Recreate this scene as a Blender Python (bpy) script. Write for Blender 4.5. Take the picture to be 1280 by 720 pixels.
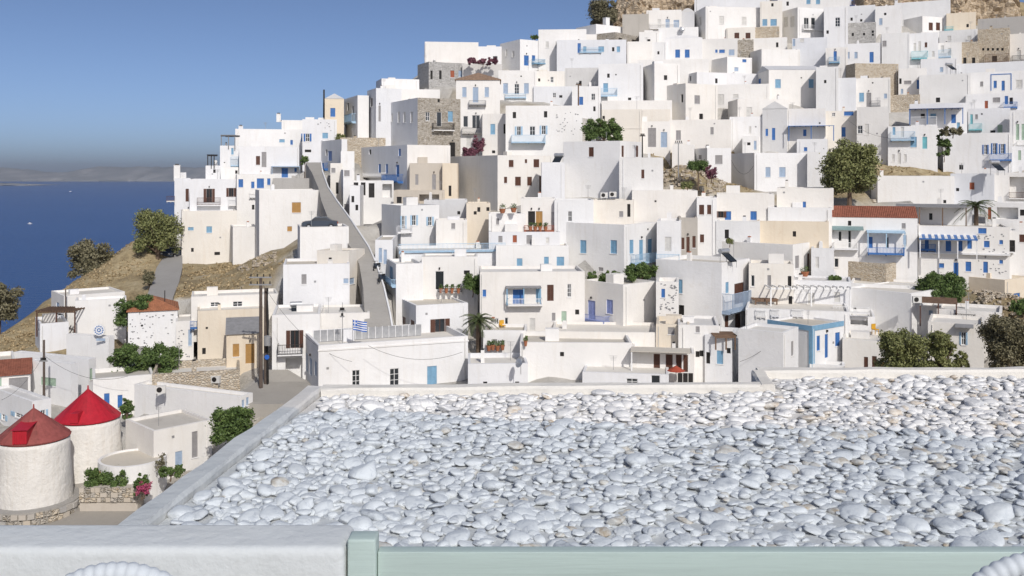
import bpy, bmesh, math, random
import numpy as np
from mathutils import Vector, Matrix
R = math.radians
random.seed(7); rng = np.random.default_rng(7)
scene = bpy.context.scene
COL = scene.collection
for o in list(bpy.data.objects): bpy.data.objects.remove(o)

# ---------------------------------------------------------------- camera
CZ = 100.0            # eye height above the sea
F, CX, HY = 1200.0, 640.0, 214.0     # focal length in photo pixels, principal column, horizon row
cam = bpy.data.cameras.new('camera'); camo = bpy.data.objects.new('camera', cam); COL.objects.link(camo)
cam.sensor_width = 36; cam.lens = 36 * F / 1280; cam.shift_y = -(360 - HY) / 1280
cam.clip_start = 0.1; cam.clip_end = 60000
camo.location = (0, 0, CZ); camo.rotation_euler = (R(90), 0, 0)
scene.camera = camo
# ---------------------------------------------------------------- world and sun
SUN_AZ, SUN_EL = 20, 37          # degrees to the right of straight behind the camera, and up
world = bpy.data.worlds.new('World'); scene.world = world; world.use_nodes = True
nt = world.node_tree; nt.nodes.clear()
sky = nt.nodes.new('ShaderNodeTexSky'); sky.sky_type = 'NISHITA'; sky.sun_disc = False
sky.sun_elevation = R(SUN_EL); sky.sun_rotation = R(180 - SUN_AZ)
sky.altitude = 100; sky.air_density = 0.36; sky.dust_density = 1.4; sky.ozone_density = 2.2
bg = nt.nodes.new('ShaderNodeBackground'); bg.inputs['Strength'].default_value = 0.092
wo = nt.nodes.new('ShaderNodeOutputWorld')
nt.links.new(sky.outputs[0], bg.inputs[0]); nt.links.new(bg.outputs[0], wo.inputs[0])
sun = bpy.data.lights.new('sun', 'SUN'); suno = bpy.data.objects.new('sun', sun); COL.objects.link(suno)
sun.energy = 2.4; sun.angle = R(0.55); sun.color = (1.0, 0.955, 0.90)
S = Vector((math.sin(R(SUN_AZ)) * math.cos(R(SUN_EL)), -math.cos(R(SUN_AZ)) * math.cos(R(SUN_EL)), math.sin(R(SUN_EL))))
suno.rotation_euler = S.to_track_quat('Z', 'Y').to_euler(); suno.location = (60, -120, CZ + 120)
scene.view_settings.view_transform = 'Standard'; scene.view_settings.look = 'None'
scene.view_settings.exposure = 0.37; scene.view_settings.gamma = 1
scene.render.engine = 'CYCLES'
scene.render.resolution_x = 1024; scene.render.resolution_y = 576
scene.cycles.max_bounces = 6; scene.cycles.diffuse_bounces = 4; scene.cycles.transparent_max_bounces = 6
scene.cycles.volume_bounces = 0

# ---------------------------------------------------------------- materials
MATS = {}
def mat_base(name, rough=0.8, spec=0.2):
    m = bpy.data.materials.new(name); m.use_nodes = True
    n = m.node_tree; b = n.nodes['Principled BSDF']
    b.inputs['Roughness'].default_value = rough
    b.inputs['Specular IOR Level'].default_value = spec
    MATS[name] = m
    return m, n, b
def N(n, t, **k):
    x = n.nodes.new(t)
    for a, v in k.items():
        if a in x.inputs: x.inputs[a].default_value = v
        else: setattr(x, a, v)
    return x
def ramp(n, stops):
    r = n.nodes.new('ShaderNodeValToRGB'); e = r.color_ramp.elements
    while len(e) < len(stops): e.new(0.5)
    for i, (p, c) in enumerate(stops):
        e[i].position = p; e[i].color = (*c, 1) if len(c) == 3 else c
    return r
def plaster(name, col, var=0.06, stain=(0.55, 0.5, 0.42), stain_amt=0.25, bump=0.25, rough=0.9, streak=1.0):
    """whitewashed render: cloudy tone, vertical weather streaks, brush relief"""
    m, n, b = mat_base(name, rough, 0.15)
    geo = N(n, 'ShaderNodeNewGeometry')
    n1 = N(n, 'ShaderNodeTexNoise', Scale=0.35, Detail=5.0, Roughness=0.6); n.links.new(geo.outputs['Position'], n1.inputs['Vector'])
    r1 = ramp(n, [(0.3, tuple(c * (1 - var) for c in col)), (0.7, tuple(min(.86, c * (1 + var * .5)) for c in col))])
    n.links.new(n1.outputs['Fac'], r1.inputs[0])
    mp = N(n, 'ShaderNodeMapping'); mp.inputs['Scale'].default_value = (2.2, 2.2, 0.22); n.links.new(geo.outputs['Position'], mp.inputs[0])
    n2 = N(n, 'ShaderNodeTexNoise', Scale=1.0, Detail=6.0, Roughness=0.65); n.links.new(mp.outputs[0], n2.inputs['Vector'])
    r2 = ramp(n, [(0.52, (0, 0, 0)), (0.78, (stain_amt * streak,) * 3)]); n.links.new(n2.outputs['Fac'], r2.inputs[0])
    mx = N(n, 'ShaderNodeMixRGB'); n.links.new(r2.outputs[0], mx.inputs[0]); n.links.new(r1.outputs[0], mx.inputs[1]); mx.inputs[2].default_value = (*stain, 1)
    # patched, older paint in islands
    n4 = N(n, 'ShaderNodeTexNoise', Scale=0.9, Detail=8.0, Roughness=0.7); n.links.new(geo.outputs['Position'], n4.inputs['Vector'])
    r4 = ramp(n, [(0.60, (0, 0, 0)), (0.66, (stain_amt * .55,) * 3)]); n.links.new(n4.outputs['Fac'], r4.inputs[0])
    mx2 = N(n, 'ShaderNodeMixRGB'); n.links.new(r4.outputs[0], mx2.inputs[0]); n.links.new(mx.outputs[0], mx2.inputs[1]); mx2.inputs[2].default_value = (stain[0] * 1.1, stain[1] * 1.1, stain[2] * 1.1, 1)
    # every house was limed at another time: its own slight tone
    oi = N(n, 'ShaderNodeObjectInfo'); ro = ramp(n, [(0.0, (.90, .915, .95)), (.35, (1, 1, 1)), (.7, (1, .985, .955)), (1.0, (.95, .915, .86))]); n.links.new(oi.outputs['Random'], ro.inputs[0])
    mu = N(n, 'ShaderNodeMixRGB', blend_type='MULTIPLY'); mu.inputs[0].default_value = .75; n.links.new(mx2.outputs[0], mu.inputs[1]); n.links.new(ro.outputs[0], mu.inputs[2])
    n.links.new(mu.outputs[0], b.inputs['Base Color'])
    n3 = N(n, 'ShaderNodeTexNoise', Scale=3.0, Detail=6.0, Roughness=0.6); n.links.new(geo.outputs['Position'], n3.inputs['Vector'])
    bp = N(n, 'ShaderNodeBump', Strength=bump, Distance=0.12); n.links.new(n3.outputs['Fac'], bp.inputs['Height']); n.links.new(bp.outputs[0], b.inputs['Normal'])
    return m
plaster('white', (0.80, 0.795, 0.785), stain_amt=0.26)
plaster('mill_plaster', (0.79, 0.775, 0.745), stain=(0.56, 0.50, 0.42), stain_amt=0.42, bump=.75, var=.1)
plaster('warm', (0.78, 0.755, 0.71), stain=(0.60, 0.5, 0.38), stain_amt=0.28)
plaster('cream', (0.74, 0.66, 0.54), stain=(0.55, 0.42, 0.28), stain_amt=0.35)
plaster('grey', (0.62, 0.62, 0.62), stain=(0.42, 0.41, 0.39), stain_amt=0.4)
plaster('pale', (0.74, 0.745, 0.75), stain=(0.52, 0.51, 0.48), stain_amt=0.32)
plaster('taupe', (0.54, 0.49, 0.42), stain=(0.42, 0.36, 0.29), stain_amt=0.35)
plaster('cement', (0.46, 0.44, 0.41), stain=(0.33, 0.31, 0.28), stain_amt=0.4)
plaster('roofing', (0.60, 0.565, 0.50), stain=(0.40, 0.36, 0.30), stain_amt=0.5, streak=.6)
plaster('roofing_white', (0.72, 0.70, 0.66), stain=(0.52, 0.47, 0.40), stain_amt=0.4, streak=.6)
plaster('street', (0.36, 0.345, 0.32), stain=(0.26, 0.245, 0.22), stain_amt=0.5, streak=.5)
plaster('rim', (0.74, 0.725, 0.69), stain=(0.50, 0.47, 0.42), stain_amt=0.4, var=.08, bump=.3)
def stonewall(name, a, bcol, c, scale=3.2, mortar=(0.5, 0.46, 0.4)):
    m, n, b = mat_base(name, 0.95, 0.1)
    geo = N(n, 'ShaderNodeNewGeometry')
    nz = N(n, 'ShaderNodeTexNoise', Scale=1.5, Detail=3.0); n.links.new(geo.outputs['Position'], nz.inputs['Vector'])
    mv = N(n, 'ShaderNodeMixRGB'); mv.blend_type = 'LINEAR_LIGHT'; mv.inputs[0].default_value = 0.12
    n.links.new(geo.outputs['Position'], mv.inputs[1]); n.links.new(nz.outputs['Color'], mv.inputs[2])
    mp = N(n, 'ShaderNodeMapping'); mp.inputs['Scale'].default_value = (1, 1, 1.6); n.links.new(mv.outputs[0], mp.inputs[0])
    v = N(n, 'ShaderNodeTexVoronoi', Scale=scale); n.links.new(mp.outputs[0], v.inputs['Vector'])
    ve = N(n, 'ShaderNodeTexVoronoi', Scale=scale, feature='DISTANCE_TO_EDGE'); n.links.new(mp.outputs[0], ve.inputs['Vector'])
    sep = N(n, 'ShaderNodeSeparateColor'); n.links.new(v.outputs['Color'], sep.inputs[0])
    rr = ramp(n, [(0.0, a), (0.5, bcol), (1.0, c)]); n.links.new(sep.outputs[0], rr.inputs[0])
    re = ramp(n, [(0.03, (1, 1, 1)), (0.11, (0, 0, 0))]); n.links.new(ve.outputs['Distance'], re.inputs[0])
    mx = N(n, 'ShaderNodeMixRGB'); n.links.new(re.outputs[0], mx.inputs[0]); n.links.new(rr.outputs[0], mx.inputs[1]); mx.inputs[2].default_value = (*mortar, 1)
    n.links.new(mx.outputs[0], b.inputs['Base Color'])
    r3 = ramp(n, [(0.0, (0, 0, 0)), (0.2, (1, 1, 1))]); n.links.new(ve.outputs['Distance'], r3.inputs[0])
    bp = N(n, 'ShaderNodeBump', Strength=0.8, Distance=0.12); n.links.new(r3.outputs[0], bp.inputs['Height']); n.links.new(bp.outputs[0], b.inputs['Normal'])
stonewall('stone', (0.30, 0.26, 0.20), (0.44, 0.40, 0.34), (0.54, 0.50, 0.44))
stonewall('creamstone', (0.46, 0.37, 0.26), (0.56, 0.48, 0.37), (0.64, 0.57, 0.46), mortar=(0.6, 0.54, 0.45))
stonewall('greystone', (0.36, 0.35, 0.33), (0.48, 0.47, 0.45), (0.58, 0.57, 0.55), mortar=(0.56, 0.55, 0.53))
stonewall('castle_rock', (0.34, 0.26, 0.17), (0.46, 0.37, 0.26), (0.56, 0.47, 0.35), scale=1.3, mortar=(0.42, 0.34, 0.25))
def paint(name, col, rough=0.5, var=0.12, spec=0.35, metal=0):
    m, n, b = mat_base(name, rough, spec)
    b.inputs['Metallic'].default_value = metal
    geo = N(n, 'ShaderNodeNewGeometry'); n1 = N(n, 'ShaderNodeTexNoise', Scale=2.5, Detail=5.0, Roughness=0.65)
    n.links.new(geo.outputs['Position'], n1.inputs['Vector'])
    r1 = ramp(n, [(0.3, tuple(c * (1 - var) for c in col)), (0.7, tuple(min(1, c * (1 + var)) for c in col))])
    n.links.new(n1.outputs['Fac'], r1.inputs[0]); n.links.new(r1.outputs[0], b.inputs['Base Color'])
    return m
paint('blue', (0.05, 0.16, 0.42)); paint('lightblue', (0.20, 0.37, 0.52)); paint('lavender', (0.25, 0.30, 0.54))
paint('brown', (0.10, 0.045, 0.03)); paint('ochre', (0.42, 0.24, 0.08)); paint('greyshutter', (0.30, 0.29, 0.29))
paint('offwhite', (0.62, 0.61, 0.58)); paint('sage', (0.35, 0.46, 0.36)); paint('rust', (0.33, 0.10, 0.05))
paint('turquoise', (0.18, 0.47, 0.52)); paint('skyblue', (0.36, 0.52, 0.66)); paint('whitepaint', (0.78, 0.78, 0.77))
paint('steelblue', (0.34, 0.43, 0.55))
paint('dark', (0.02, 0.018, 0.017), var=.3); paint('iron', (0.04, 0.037, 0.035)); paint('greymetal', (0.35, 0.35, 0.35), .4, metal=.3)
paint('tank', (0.55, 0.56, 0.57), .3, metal=.6); paint('timber', (0.16, 0.10, 0.065), .8, .3); paint('polewood', (0.11, 0.085, 0.07), .9, .3)
paint('terracotta', (0.36, 0.14, 0.07), .85); paint('yellow', (0.6, 0.33, 0.03)); paint('millred', (0.45, 0.02, 0.035), .45, .12)
paint('millred_old', (0.30, 0.085, 0.075), .7, .22); paint('millred_old_b', (0.25, 0.075, 0.065), .75, .25); paint('millred_b', (0.38, 0.018, 0.03), .5, .15); paint('awninggreen', (0.20, 0.29, 0.29), .7); paint('slate', (0.25, 0.25, 0.255), .8, .15)
paint('mint', (0.50, 0.61, 0.555), .55, .05); paint('cord', (0.78, 0.78, 0.78), .6, .03)
paint('navy', (0.02, 0.05, 0.16)); paint('flagblue', (0.03, 0.13, 0.5)); paint('red', (0.36, 0.07, 0.04), .7)
paint('tileroof', (0.29, 0.105, 0.065), .85, .3); paint('tileorange', (0.40, 0.165, 0.085), .85, .25); paint('browntile', (0.33, 0.22, 0.15), .85, .25); paint('tyre', (0.02, 0.02, 0.02), .8)
paint('carpaint', (0.06, 0.075, 0.10), .25, .03, .5, .2); paint('silvercar', (0.5, 0.51, 0.52), .3, .03, .5, .3)
paint('bark', (0.14, 0.10, 0.07), .95, .35); paint('hull', (0.75, 0.75, 0.75)); paint('cloth_brown', (0.09, 0.06, 0.05), .9)
paint('curtain', (0.5, 0.36, 0.10), .9)
m, n, b = mat_base('glass', 0.12, 0.6)
b.inputs['Base Color'].default_value = (0.025, 0.03, 0.035, 1)
def ribbed(mat, axis, scale, dist=.04, strength=.9):
    n = MATS[mat].node_tree; b = n.nodes['Principled BSDF']
    tc = N(n, 'ShaderNodeTexCoord'); w = N(n, 'ShaderNodeTexWave', Scale=scale, Distortion=0.6); w.bands_direction = axis
    n.links.new(tc.outputs['Object'], w.inputs[0])
    bp = N(n, 'ShaderNodeBump', Strength=strength, Distance=dist); n.links.new(w.outputs['Fac'], bp.inputs['Height']); n.links.new(bp.outputs[0], b.inputs['Normal'])
def grained(mat, col):
    n = MATS[mat].node_tree; b = n.nodes['Principled BSDF']; tc = N(n, 'ShaderNodeNewGeometry'); mp = N(n, 'ShaderNodeMapping'); mp.inputs['Scale'].default_value = (2.2, 30, 55); n.links.new(tc.outputs['Position'], mp.inputs[0])
    g = N(n, 'ShaderNodeTexNoise', Scale=1.0, Detail=6.0, Roughness=.65, Distortion=1.5); n.links.new(mp.outputs[0], g.inputs['Vector'])
    bp = N(n, 'ShaderNodeBump', Strength=.3, Distance=.003); n.links.new(g.outputs['Fac'], bp.inputs['Height']); n.links.new(bp.outputs[0], b.inputs['Normal'])
    r = ramp(n, [(.3, tuple(c * .93 for c in col)), (.5, col), (.75, tuple(min(1, c * 1.06) for c in col))]); n.links.new(g.outputs['Fac'], r.inputs[0]); n.links.new(r.outputs[0], b.inputs['Base Color'])
grained('mint', (0.57, 0.65, 0.585))
ribbed('tileroof', 'X', 1.6, .06, 1.0); ribbed('tileorange', 'X', 1.6, .06, 1.0); ribbed('browntile', 'X', 1.6, .06, 1.0)
# leaves
def leafmat(name, c1, c2, c3):
    m, n, b = mat_base(name, 0.6, 0.3)
    geo = N(n, 'ShaderNodeNewGeometry'); n1 = N(n, 'ShaderNodeTexNoise', Scale=1.1, Detail=4.0, Roughness=.7)
    n.links.new(geo.outputs['Position'], n1.inputs['Vector'])
    add = N(n, 'ShaderNodeMath', operation='ADD'); n.links.new(n1.outputs['Fac'], add.inputs[0])
    ml = N(n, 'ShaderNodeMath', operation='MULTIPLY'); n.links.new(geo.outputs['Random Per Island'], ml.inputs[0]); ml.inputs[1].default_value = 0.35
    n.links.new(ml.outputs[0], add.inputs[1])
    r1 = ramp(n, [(0.4, c1), (0.65, c2), (0.95, c3)]); n.links.new(add.outputs[0], r1.inputs[0]); n.links.new(r1.outputs[0], b.inputs['Base Color'])
    b.inputs['Subsurface Weight'].default_value = 0
leafmat('leaf', (0.044, 0.075, 0.022), (0.088, 0.140, 0.039), (0.156, 0.215, 0.065))
leafmat('leaf_olive', (0.103, 0.115, 0.042), (0.180, 0.197, 0.072), (0.281, 0.281, 0.125))
leafmat('leaf_dry', (0.102, 0.097, 0.053), (0.172, 0.156, 0.090), (0.265, 0.242, 0.156))
leafmat('leaf_pink', (0.09, 0.03, 0.05), (0.17, 0.06, 0.09), (0.26, 0.12, 0.14))
leafmat('leaf_rose', (0.30, 0.04, 0.10), (0.45, 0.08, 0.18), (0.5, 0.16, 0.2))
leafmat('leaf_palm', (0.04, 0.06, 0.018), (0.075, 0.10, 0.035), (0.14, 0.15, 0.06))
leafmat('scrub', (0.264, 0.204, 0.120), (0.408, 0.312, 0.180), (0.552, 0.444, 0.264))
# ---------------------------------------------------------------- helpers
def P(px, py, D):
    """the world point that stands D metres out along the column and row of a photo pixel"""
    return Vector(((px - CX) / F * D, D, CZ - (py - HY) / F * D))
class MB:
    """collects polygons, builds ONE mesh object"""
    def __init__(s): s.v = []; s.f = []; s.m = []; s.mi = 0
    def quad(s, *p):
        i = len(s.v); s.v += [tuple(q) for q in p]; s.f.append(tuple(range(i, i + len(p)))); s.m.append(s.mi); return s
    def box(s, x0, x1, y0, y1, z0, z1, M=None):
        c = [Vector((x, y, z)) for z in (z0, z1) for y in (y0, y1) for x in (x0, x1)]
        if M is not None: c = [M @ p for p in c]
        i = len(s.v); s.v += [tuple(p) for p in c]
        for f in ((0, 2, 3, 1), (4, 5, 7, 6), (0, 1, 5, 4), (2, 6, 7, 3), (0, 4, 6, 2), (1, 3, 7, 5)):
            s.f.append(tuple(i + k for k in f)); s.m.append(s.mi)
        return s
    def tube(s, pts, rad, n=6, cap=True):
        pts = [Vector(p) for p in pts]
        rads = rad if isinstance(rad, (list, tuple)) else [rad] * len(pts)
        rings = []
        for k, p in enumerate(pts):
            d = (pts[min(k + 1, len(pts) - 1)] - pts[max(k - 1, 0)]); d = d.normalized() if d.length > 1e-9 else Vector((0, 0, 1))
            a = d.cross(Vector((0, 0, 1)) if abs(d.z) < 0.95 else Vector((1, 0, 0))).normalized(); b2 = d.cross(a)
            i = len(s.v)
            for j in range(n):
                t = 2 * math.pi * j / n; s.v.append(tuple(p + (a * math.cos(t) + b2 * math.sin(t)) * rads[k]))
            rings.append(i)
        for k in range(len(rings) - 1):
            for j in range(n):
                s.f.append((rings[k] + j, rings[k] + (j + 1) % n, rings[k + 1] + (j + 1) % n, rings[k + 1] + j)); s.m.append(s.mi)
        if cap:
            s.f.append(tuple(rings[0] + j for j in range(n))[::-1]); s.m.append(s.mi)
            s.f.append(tuple(rings[-1] + j for j in range(n))); s.m.append(s.mi)
        return s
    def lathe(s, prof, n=32, c=(0, 0, 0), cap=False):
        i = len(s.v)
        for (r, z) in prof:
            for j in range(n):
                t = 2 * math.pi * j / n; s.v.append((c[0] + r * math.cos(t), c[1] + r * math.sin(t), c[2] + z))
        for k in range(len(prof) - 1):
            for j in range(n):
                a = i + k * n + j; b2 = i + k * n + (j + 1) % n
                s.f.append((a, b2, b2 + n, a + n)); s.m.append(s.mi)
        if cap:
            s.f.append(tuple(i + (len(prof) - 1) * n + j for j in range(n))); s.m.append(s.mi)
        return s
    def mesh(s, name, mats, smooth=False):
        me = bpy.data.meshes.new(name); me.from_pydata(s.v, [], s.f)
        for mm in (mats if isinstance(mats, (list, tuple)) else [mats]): me.materials.append(MATS[mm])
        if s.mi: me.polygons.foreach_set('material_index', s.m)
        if smooth: me.polygons.foreach_set('use_smooth', [True] * len(s.f))
        me.update(); return me
    def build(s, name, mats, parent=None, smooth=False, loc=None, rz=0):
        return link(name, s.mesh(name, mats, smooth), parent, loc, rz)
def link(name, me, parent=None, loc=None, rz=0):
    o = bpy.data.objects.new(name, me); COL.objects.link(o)
    if parent is not None: o.parent = parent
    if loc is not None: o.location = loc
    if rz: o.rotation_euler = (0, 0, rz)
    return o
def empty(name, loc, rz=0):
    o = bpy.data.objects.new(name, None); COL.objects.link(o); o.location = loc; o.rotation_euler = (0, 0, rz); o.empty_display_size = .5
    return o
def tag(o, label=None, cat=None, group=None, kind=None):
    if label: o['label'] = label
    if cat: o['category'] = cat
    if group: o['group'] = group
    if kind: o['kind'] = kind
    return o

# ---------------------------------------------------------------- houses
BASES = []          # points on the ground where houses stand, for the terrain
ROW = {}
def depth_of(y):
    t = 470 - y
    return 88 + 0.13 * t + 0.00018 * t * t
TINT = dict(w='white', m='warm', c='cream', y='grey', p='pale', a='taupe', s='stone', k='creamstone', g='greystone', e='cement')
WCOL = dict(b='blue', l='lightblue', v='lavender', n='brown', o='ochre', g='greyshutter', w='offwhite', s='sage', r='rust', t='turquoise', i='steelblue', q='blue', u='skyblue', j='brown')
OPEN = 'xdqujk'     # glazed kinds: x mullioned, d dark pane, q/u/j glazed with leaves folded open, k bare hole
WCACHE = {}
def win_mesh(kind, door, w, h):
    key = (kind, door, w, h)
    if key in WCACHE: return WCACHE[key]
    fr = MB(); pn = MB(); b = 0.05
    y0, y1 = 0.06, 0.13                       # sunk behind the wall face (outward is -y)
    if kind != 'k':
        fr.box(0, b, y0, y1, 0, h).box(w - b, w, y0, y1, 0, h).box(b, w - b, y0, y1, h - b, h)
        fr.box(b, w - b, y0, y1, 0, 0.03 if door else b)
    leaf = sill = None
    if kind in OPEN:
        if kind == 'k': pn.quad((0, .16, 0), (w, .16, 0), (w, .16, h), (0, .16, h))  # dark sheet closes the bare hole, painted for its unlit inside
        else:
            pn.quad((b, .11, 0.02), (w - b, .11, 0.02), (w - b, .11, h - b), (b, .11, h - b))
            if kind != 'd' or w > 0.9: fr.box(w / 2 - .025, w / 2 + .025, y0 + .005, y1 - .005, .03, h - b - .002)
            if kind in 'xqu':
                nb = max(2, int(round(h / 0.5)))
                for k in range(1, nb): fr.box(b + .002, w - b - .002, y0 + .01, y1 - .01, h * k / nb - .018, h * k / nb + .018)
        if kind in 'quj':
            leaf = []; lw = w * 0.5
            for sgn in (-1, 1):
                xa = -lw if sgn < 0 else w; lf = MB(); leaf.append(lf)
                lf.box(xa + .02, xa + lw - .02, -.055, -.02, .02, h)
                nl = max(4, int(h / .12))
                for k in range(nl): lf.box(xa + .07, xa + lw - .07, -.07, -.054, .06 + (h - .1) * k / nl, .06 + (h - .1) * (k + .55) / nl)
    else:
        half = (w - 2 * b) / 2
        for k in range(2 if w > .62 else 1):
            xa = b + k * half + .004; xb = b + (k + 1) * half - .004 if w > .62 else w - b - .004
            pn.box(xa, xb, .09, .125, .03, h - b - .004)
            st = .07 if xb - xa > .22 else .03
            pn.box(xa, xa + st, .065, .0899, .03, h - b - .004).box(xb - st, xb, .065, .0899, .03, h - b - .004)
            for z in (.03, h * .5 - st / 2, h - b - .004 - st): pn.box(xa + st, xb - st, .067, .0899, z, z + st)
            nl = int((h - .2) / .13)
            for q in range(nl):
                z = .03 + st + (h - b - 2 * st - .06) * q / max(1, nl)
                pn.box(xa + st + .002, xb - st - .002, .072, .0895, z, z + .05)
    if not door and kind != 'k':
        sill = MB().box(-.06, w + .06, -.06, .05, -.07, -.005)
    col = WCOL.get(kind, 'whitepaint')
    fcol = 'whitepaint' if kind in 'xdquk' else ('brown' if kind == 'j' else col)
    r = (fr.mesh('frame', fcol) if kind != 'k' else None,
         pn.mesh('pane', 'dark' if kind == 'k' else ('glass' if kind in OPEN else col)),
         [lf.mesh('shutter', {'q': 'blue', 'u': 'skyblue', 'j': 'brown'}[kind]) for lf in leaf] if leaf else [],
         sill.mesh('sill', 'white') if sill else None)
    WCACHE[key] = r
    return r
def wall_face(mb, a_len, z0, z1, opens, tf, depth=.17):
    """a wall with real openings: cells between the opening edges, then the reveals"""
    xs = sorted({0, a_len, *[o[0] for o in opens], *[o[1] for o in opens]})
    zs = sorted({z0, z1, *[o[2] for o in opens], *[o[3] for o in opens]})
    for i in range(len(xs) - 1):
        for j in range(len(zs) - 1):
            cx = (xs[i] + xs[i + 1]) / 2; cz = (zs[j] + zs[j + 1]) / 2
            if any(o[0] < cx < o[1] and o[2] < cz < o[3] for o in opens): continue
            mb.quad(tf(xs[i], 0, zs[j]), tf(xs[i + 1], 0, zs[j]), tf(xs[i + 1], 0, zs[j + 1]), tf(xs[i], 0, zs[j + 1]))
    d0 = depth
    for (a, b, c, d, *_) in opens:
        depth = 1.1 if len(_) else d0
        mb.quad(tf(a, 0, c), tf(b, 0, c), tf(b, depth, c), tf(a, depth, c))
        mb.quad(tf(a, 0, d), tf(a, depth, d), tf(b, depth, d), tf(b, 0, d))
        mb.quad(tf(a, 0, c), tf(a, depth, c), tf(a, depth, d), tf(a, 0, d))
        mb.quad(tf(b, 0, c), tf(b, 0, d), tf(b, depth, d), tf(b, depth, c))
        mb.quad(tf(a, depth, c), tf(b, depth, c), tf(b, depth, d), tf(a, depth, d))
HOUSES = []
def solve(D, x0, c, x1, th):
    t = R(th); k0 = (x0 - CX) / F; k1 = (x1 - CX) / F; Xc = (c - CX) / F * D
    dw = math.cos(t) - k1 * math.sin(t); dl = math.sin(t) + k0 * math.cos(t)
    w = (k1 * D - Xc) / dw if dw > .02 else 1e3
    l = (Xc - k0 * D) / dl if dl > .02 else 1e3
    return w, l
def H(label, x0, x1, yt, yb, c=None, D=None, t='w', dep=5.5, w='', bal=(), aw=(), roof='flat', par=None, th=None,
      spots=None, rc=None, bury=3.0, lt=None, cat='house', name='house', chim=(), group=None, rh=1.2, rf=None):
    D = D or depth_of(yb)
    if c is None:
        km = ((x0 + x1) / 2 - CX) / F
        if th is None: th = -math.degrees(math.atan(km)) + random.uniform(-2.5, 2.5)
        C = P(x0, yb, D); W, _ = solve(D, x0, x0, x1, th); L = dep
    else:
        if th is None:
            best = None
            for q in range(-30, 100):
                W, L = solve(D, x0, c, x1, q)
                if W > 900 or L > 900 or W < 0 or L < 0: continue
                e = abs((L if (c - x0) <= (x1 - c) else W) - dep)
                if best is None or e < best[0]: best = (e, q)
            th = best[1] if best else 20
        W, L = solve(D, x0, c, x1, th); C = P(c, yb, D)
    W = min(max(W, .8), 30); L = min(max(L, .8), 22)
    ztop = P(0, yt, D).z - C.z
    rz = R(th); u = Vector((math.cos(rz), math.sin(rz), 0)); v = Vector((-math.sin(rz), math.cos(rz), 0))
    e = empty(name, C, rz); tag(e, label, cat, group)
    par = random.choice((.18, .25, .3, .4)) if par is None else par
    def on_front(px, py):
        k = (px - CX) / F; a = (k * C.y - C.x) / (u.x - k * u.y); d = C.y + a * u.y
        return a, CZ - (py - HY) / F * d - C.z
    def on_left(px, py):
        k = (px - CX) / F; b = (k * C.y - C.x) / (v.x - k * v.y); d = C.y + b * v.y
        return L - b, CZ - (py - HY) / F * d - C.z
    def face_of(px): return 'L' if (c is not None and px < c) else 'F'
    opens = {'F': [], 'L': []}; wins = []
    for tok in w.split():
        kind = tok[0].lower(); door = tok[0].isupper(); q = [float(z) for z in tok[1:].split(',')]
        fc = face_of(q[0] + q[2] / 2); fn = on_front if fc == 'F' else on_left
        a0, z1 = fn(q[0], q[1]); a1, z0 = fn(q[0] + q[2], q[1] + q[3])
        al = W if fc == 'F' else L
        ww = round(min(max(abs(a1 - a0), .35), 3.2) / .05) * .05; hh = round(min(max(z1 - z0, .4), 3.2) / .05) * .05
        am = (a0 + a1) / 2; a0 = min(max(am - ww / 2, .12), al - ww - .12); z0 = z1 - hh
        if a0 < .05 or z1 > ztop - .05: 
            z1 = min(z1, ztop - .1); z0 = z1 - hh
            if a0 < .05: continue
        if any(not (a0 + ww < o[0] or a0 > o[1] or z0 + hh < o[2] or z0 > o[3]) for o in opens[fc]): continue
        deep = kind == 'k' and ww > 1.2
        opens[fc].append((a0, a0 + ww, z0, z0 + hh, 1) if deep else (a0, a0 + ww, z0, z0 + hh))
        if deep: continue
        wins.append((fc, kind, door, a0, z0, ww, hh))
    mb = MB(); tk = .22; zb = -bury
    zb_l = min([zb] + [o[2] - .2 for o in opens['F'] + opens['L']])
    tF = lambda a, dpt, z: (a, dpt, z)
    tL = lambda a, dpt, z: (dpt, L - a, z)
    wall_face(mb, W, zb_l, ztop, opens['F'], tF)
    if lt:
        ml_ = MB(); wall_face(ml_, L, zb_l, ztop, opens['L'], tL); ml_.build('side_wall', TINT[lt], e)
    else: wall_face(mb, L, zb_l, ztop, opens['L'], tL)
    mb.quad((W, 0, zb_l), (W, L, zb_l), (W, L, ztop), (W, 0, ztop)); mb.quad((W, L, zb_l), (0, L, zb_l), (0, L, ztop), (W, L, ztop))
    zr = ztop - par
    mt = TINT[t]
    if roof == 'flat':
        i0, i1, j0, j1 = tk, W - tk, tk, L - tk
        o4 = [(0, 0), (W, 0), (W, L), (0, L)]; i4 = [(i0, j0), (i1, j0), (i1, j1), (i0, j1)]
        for k in range(4):
            a, b2 = o4[k], o4[(k + 1) % 4]; ai, bi = i4[k], i4[(k + 1) % 4]
            mb.quad((*a, ztop), (*b2, ztop), (*bi, ztop + .015), (*ai, ztop + .015)); mb.quad((*ai, ztop + .015), (*bi, ztop + .015), (*bi, zr), (*ai, zr))
        mb.build('wall', mt, e)
        MB().quad((i0, j0, zr), (i1, j0, zr), (i1, j1, zr), (i0, j1, zr)).build('roof', rf or random.choice(('roofing', 'roofing_white', 'roofing_white')), e)
    else:
        mb.build('wall', mt, e)
        r = MB(); ov = .18; zt = ztop - .02
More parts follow.
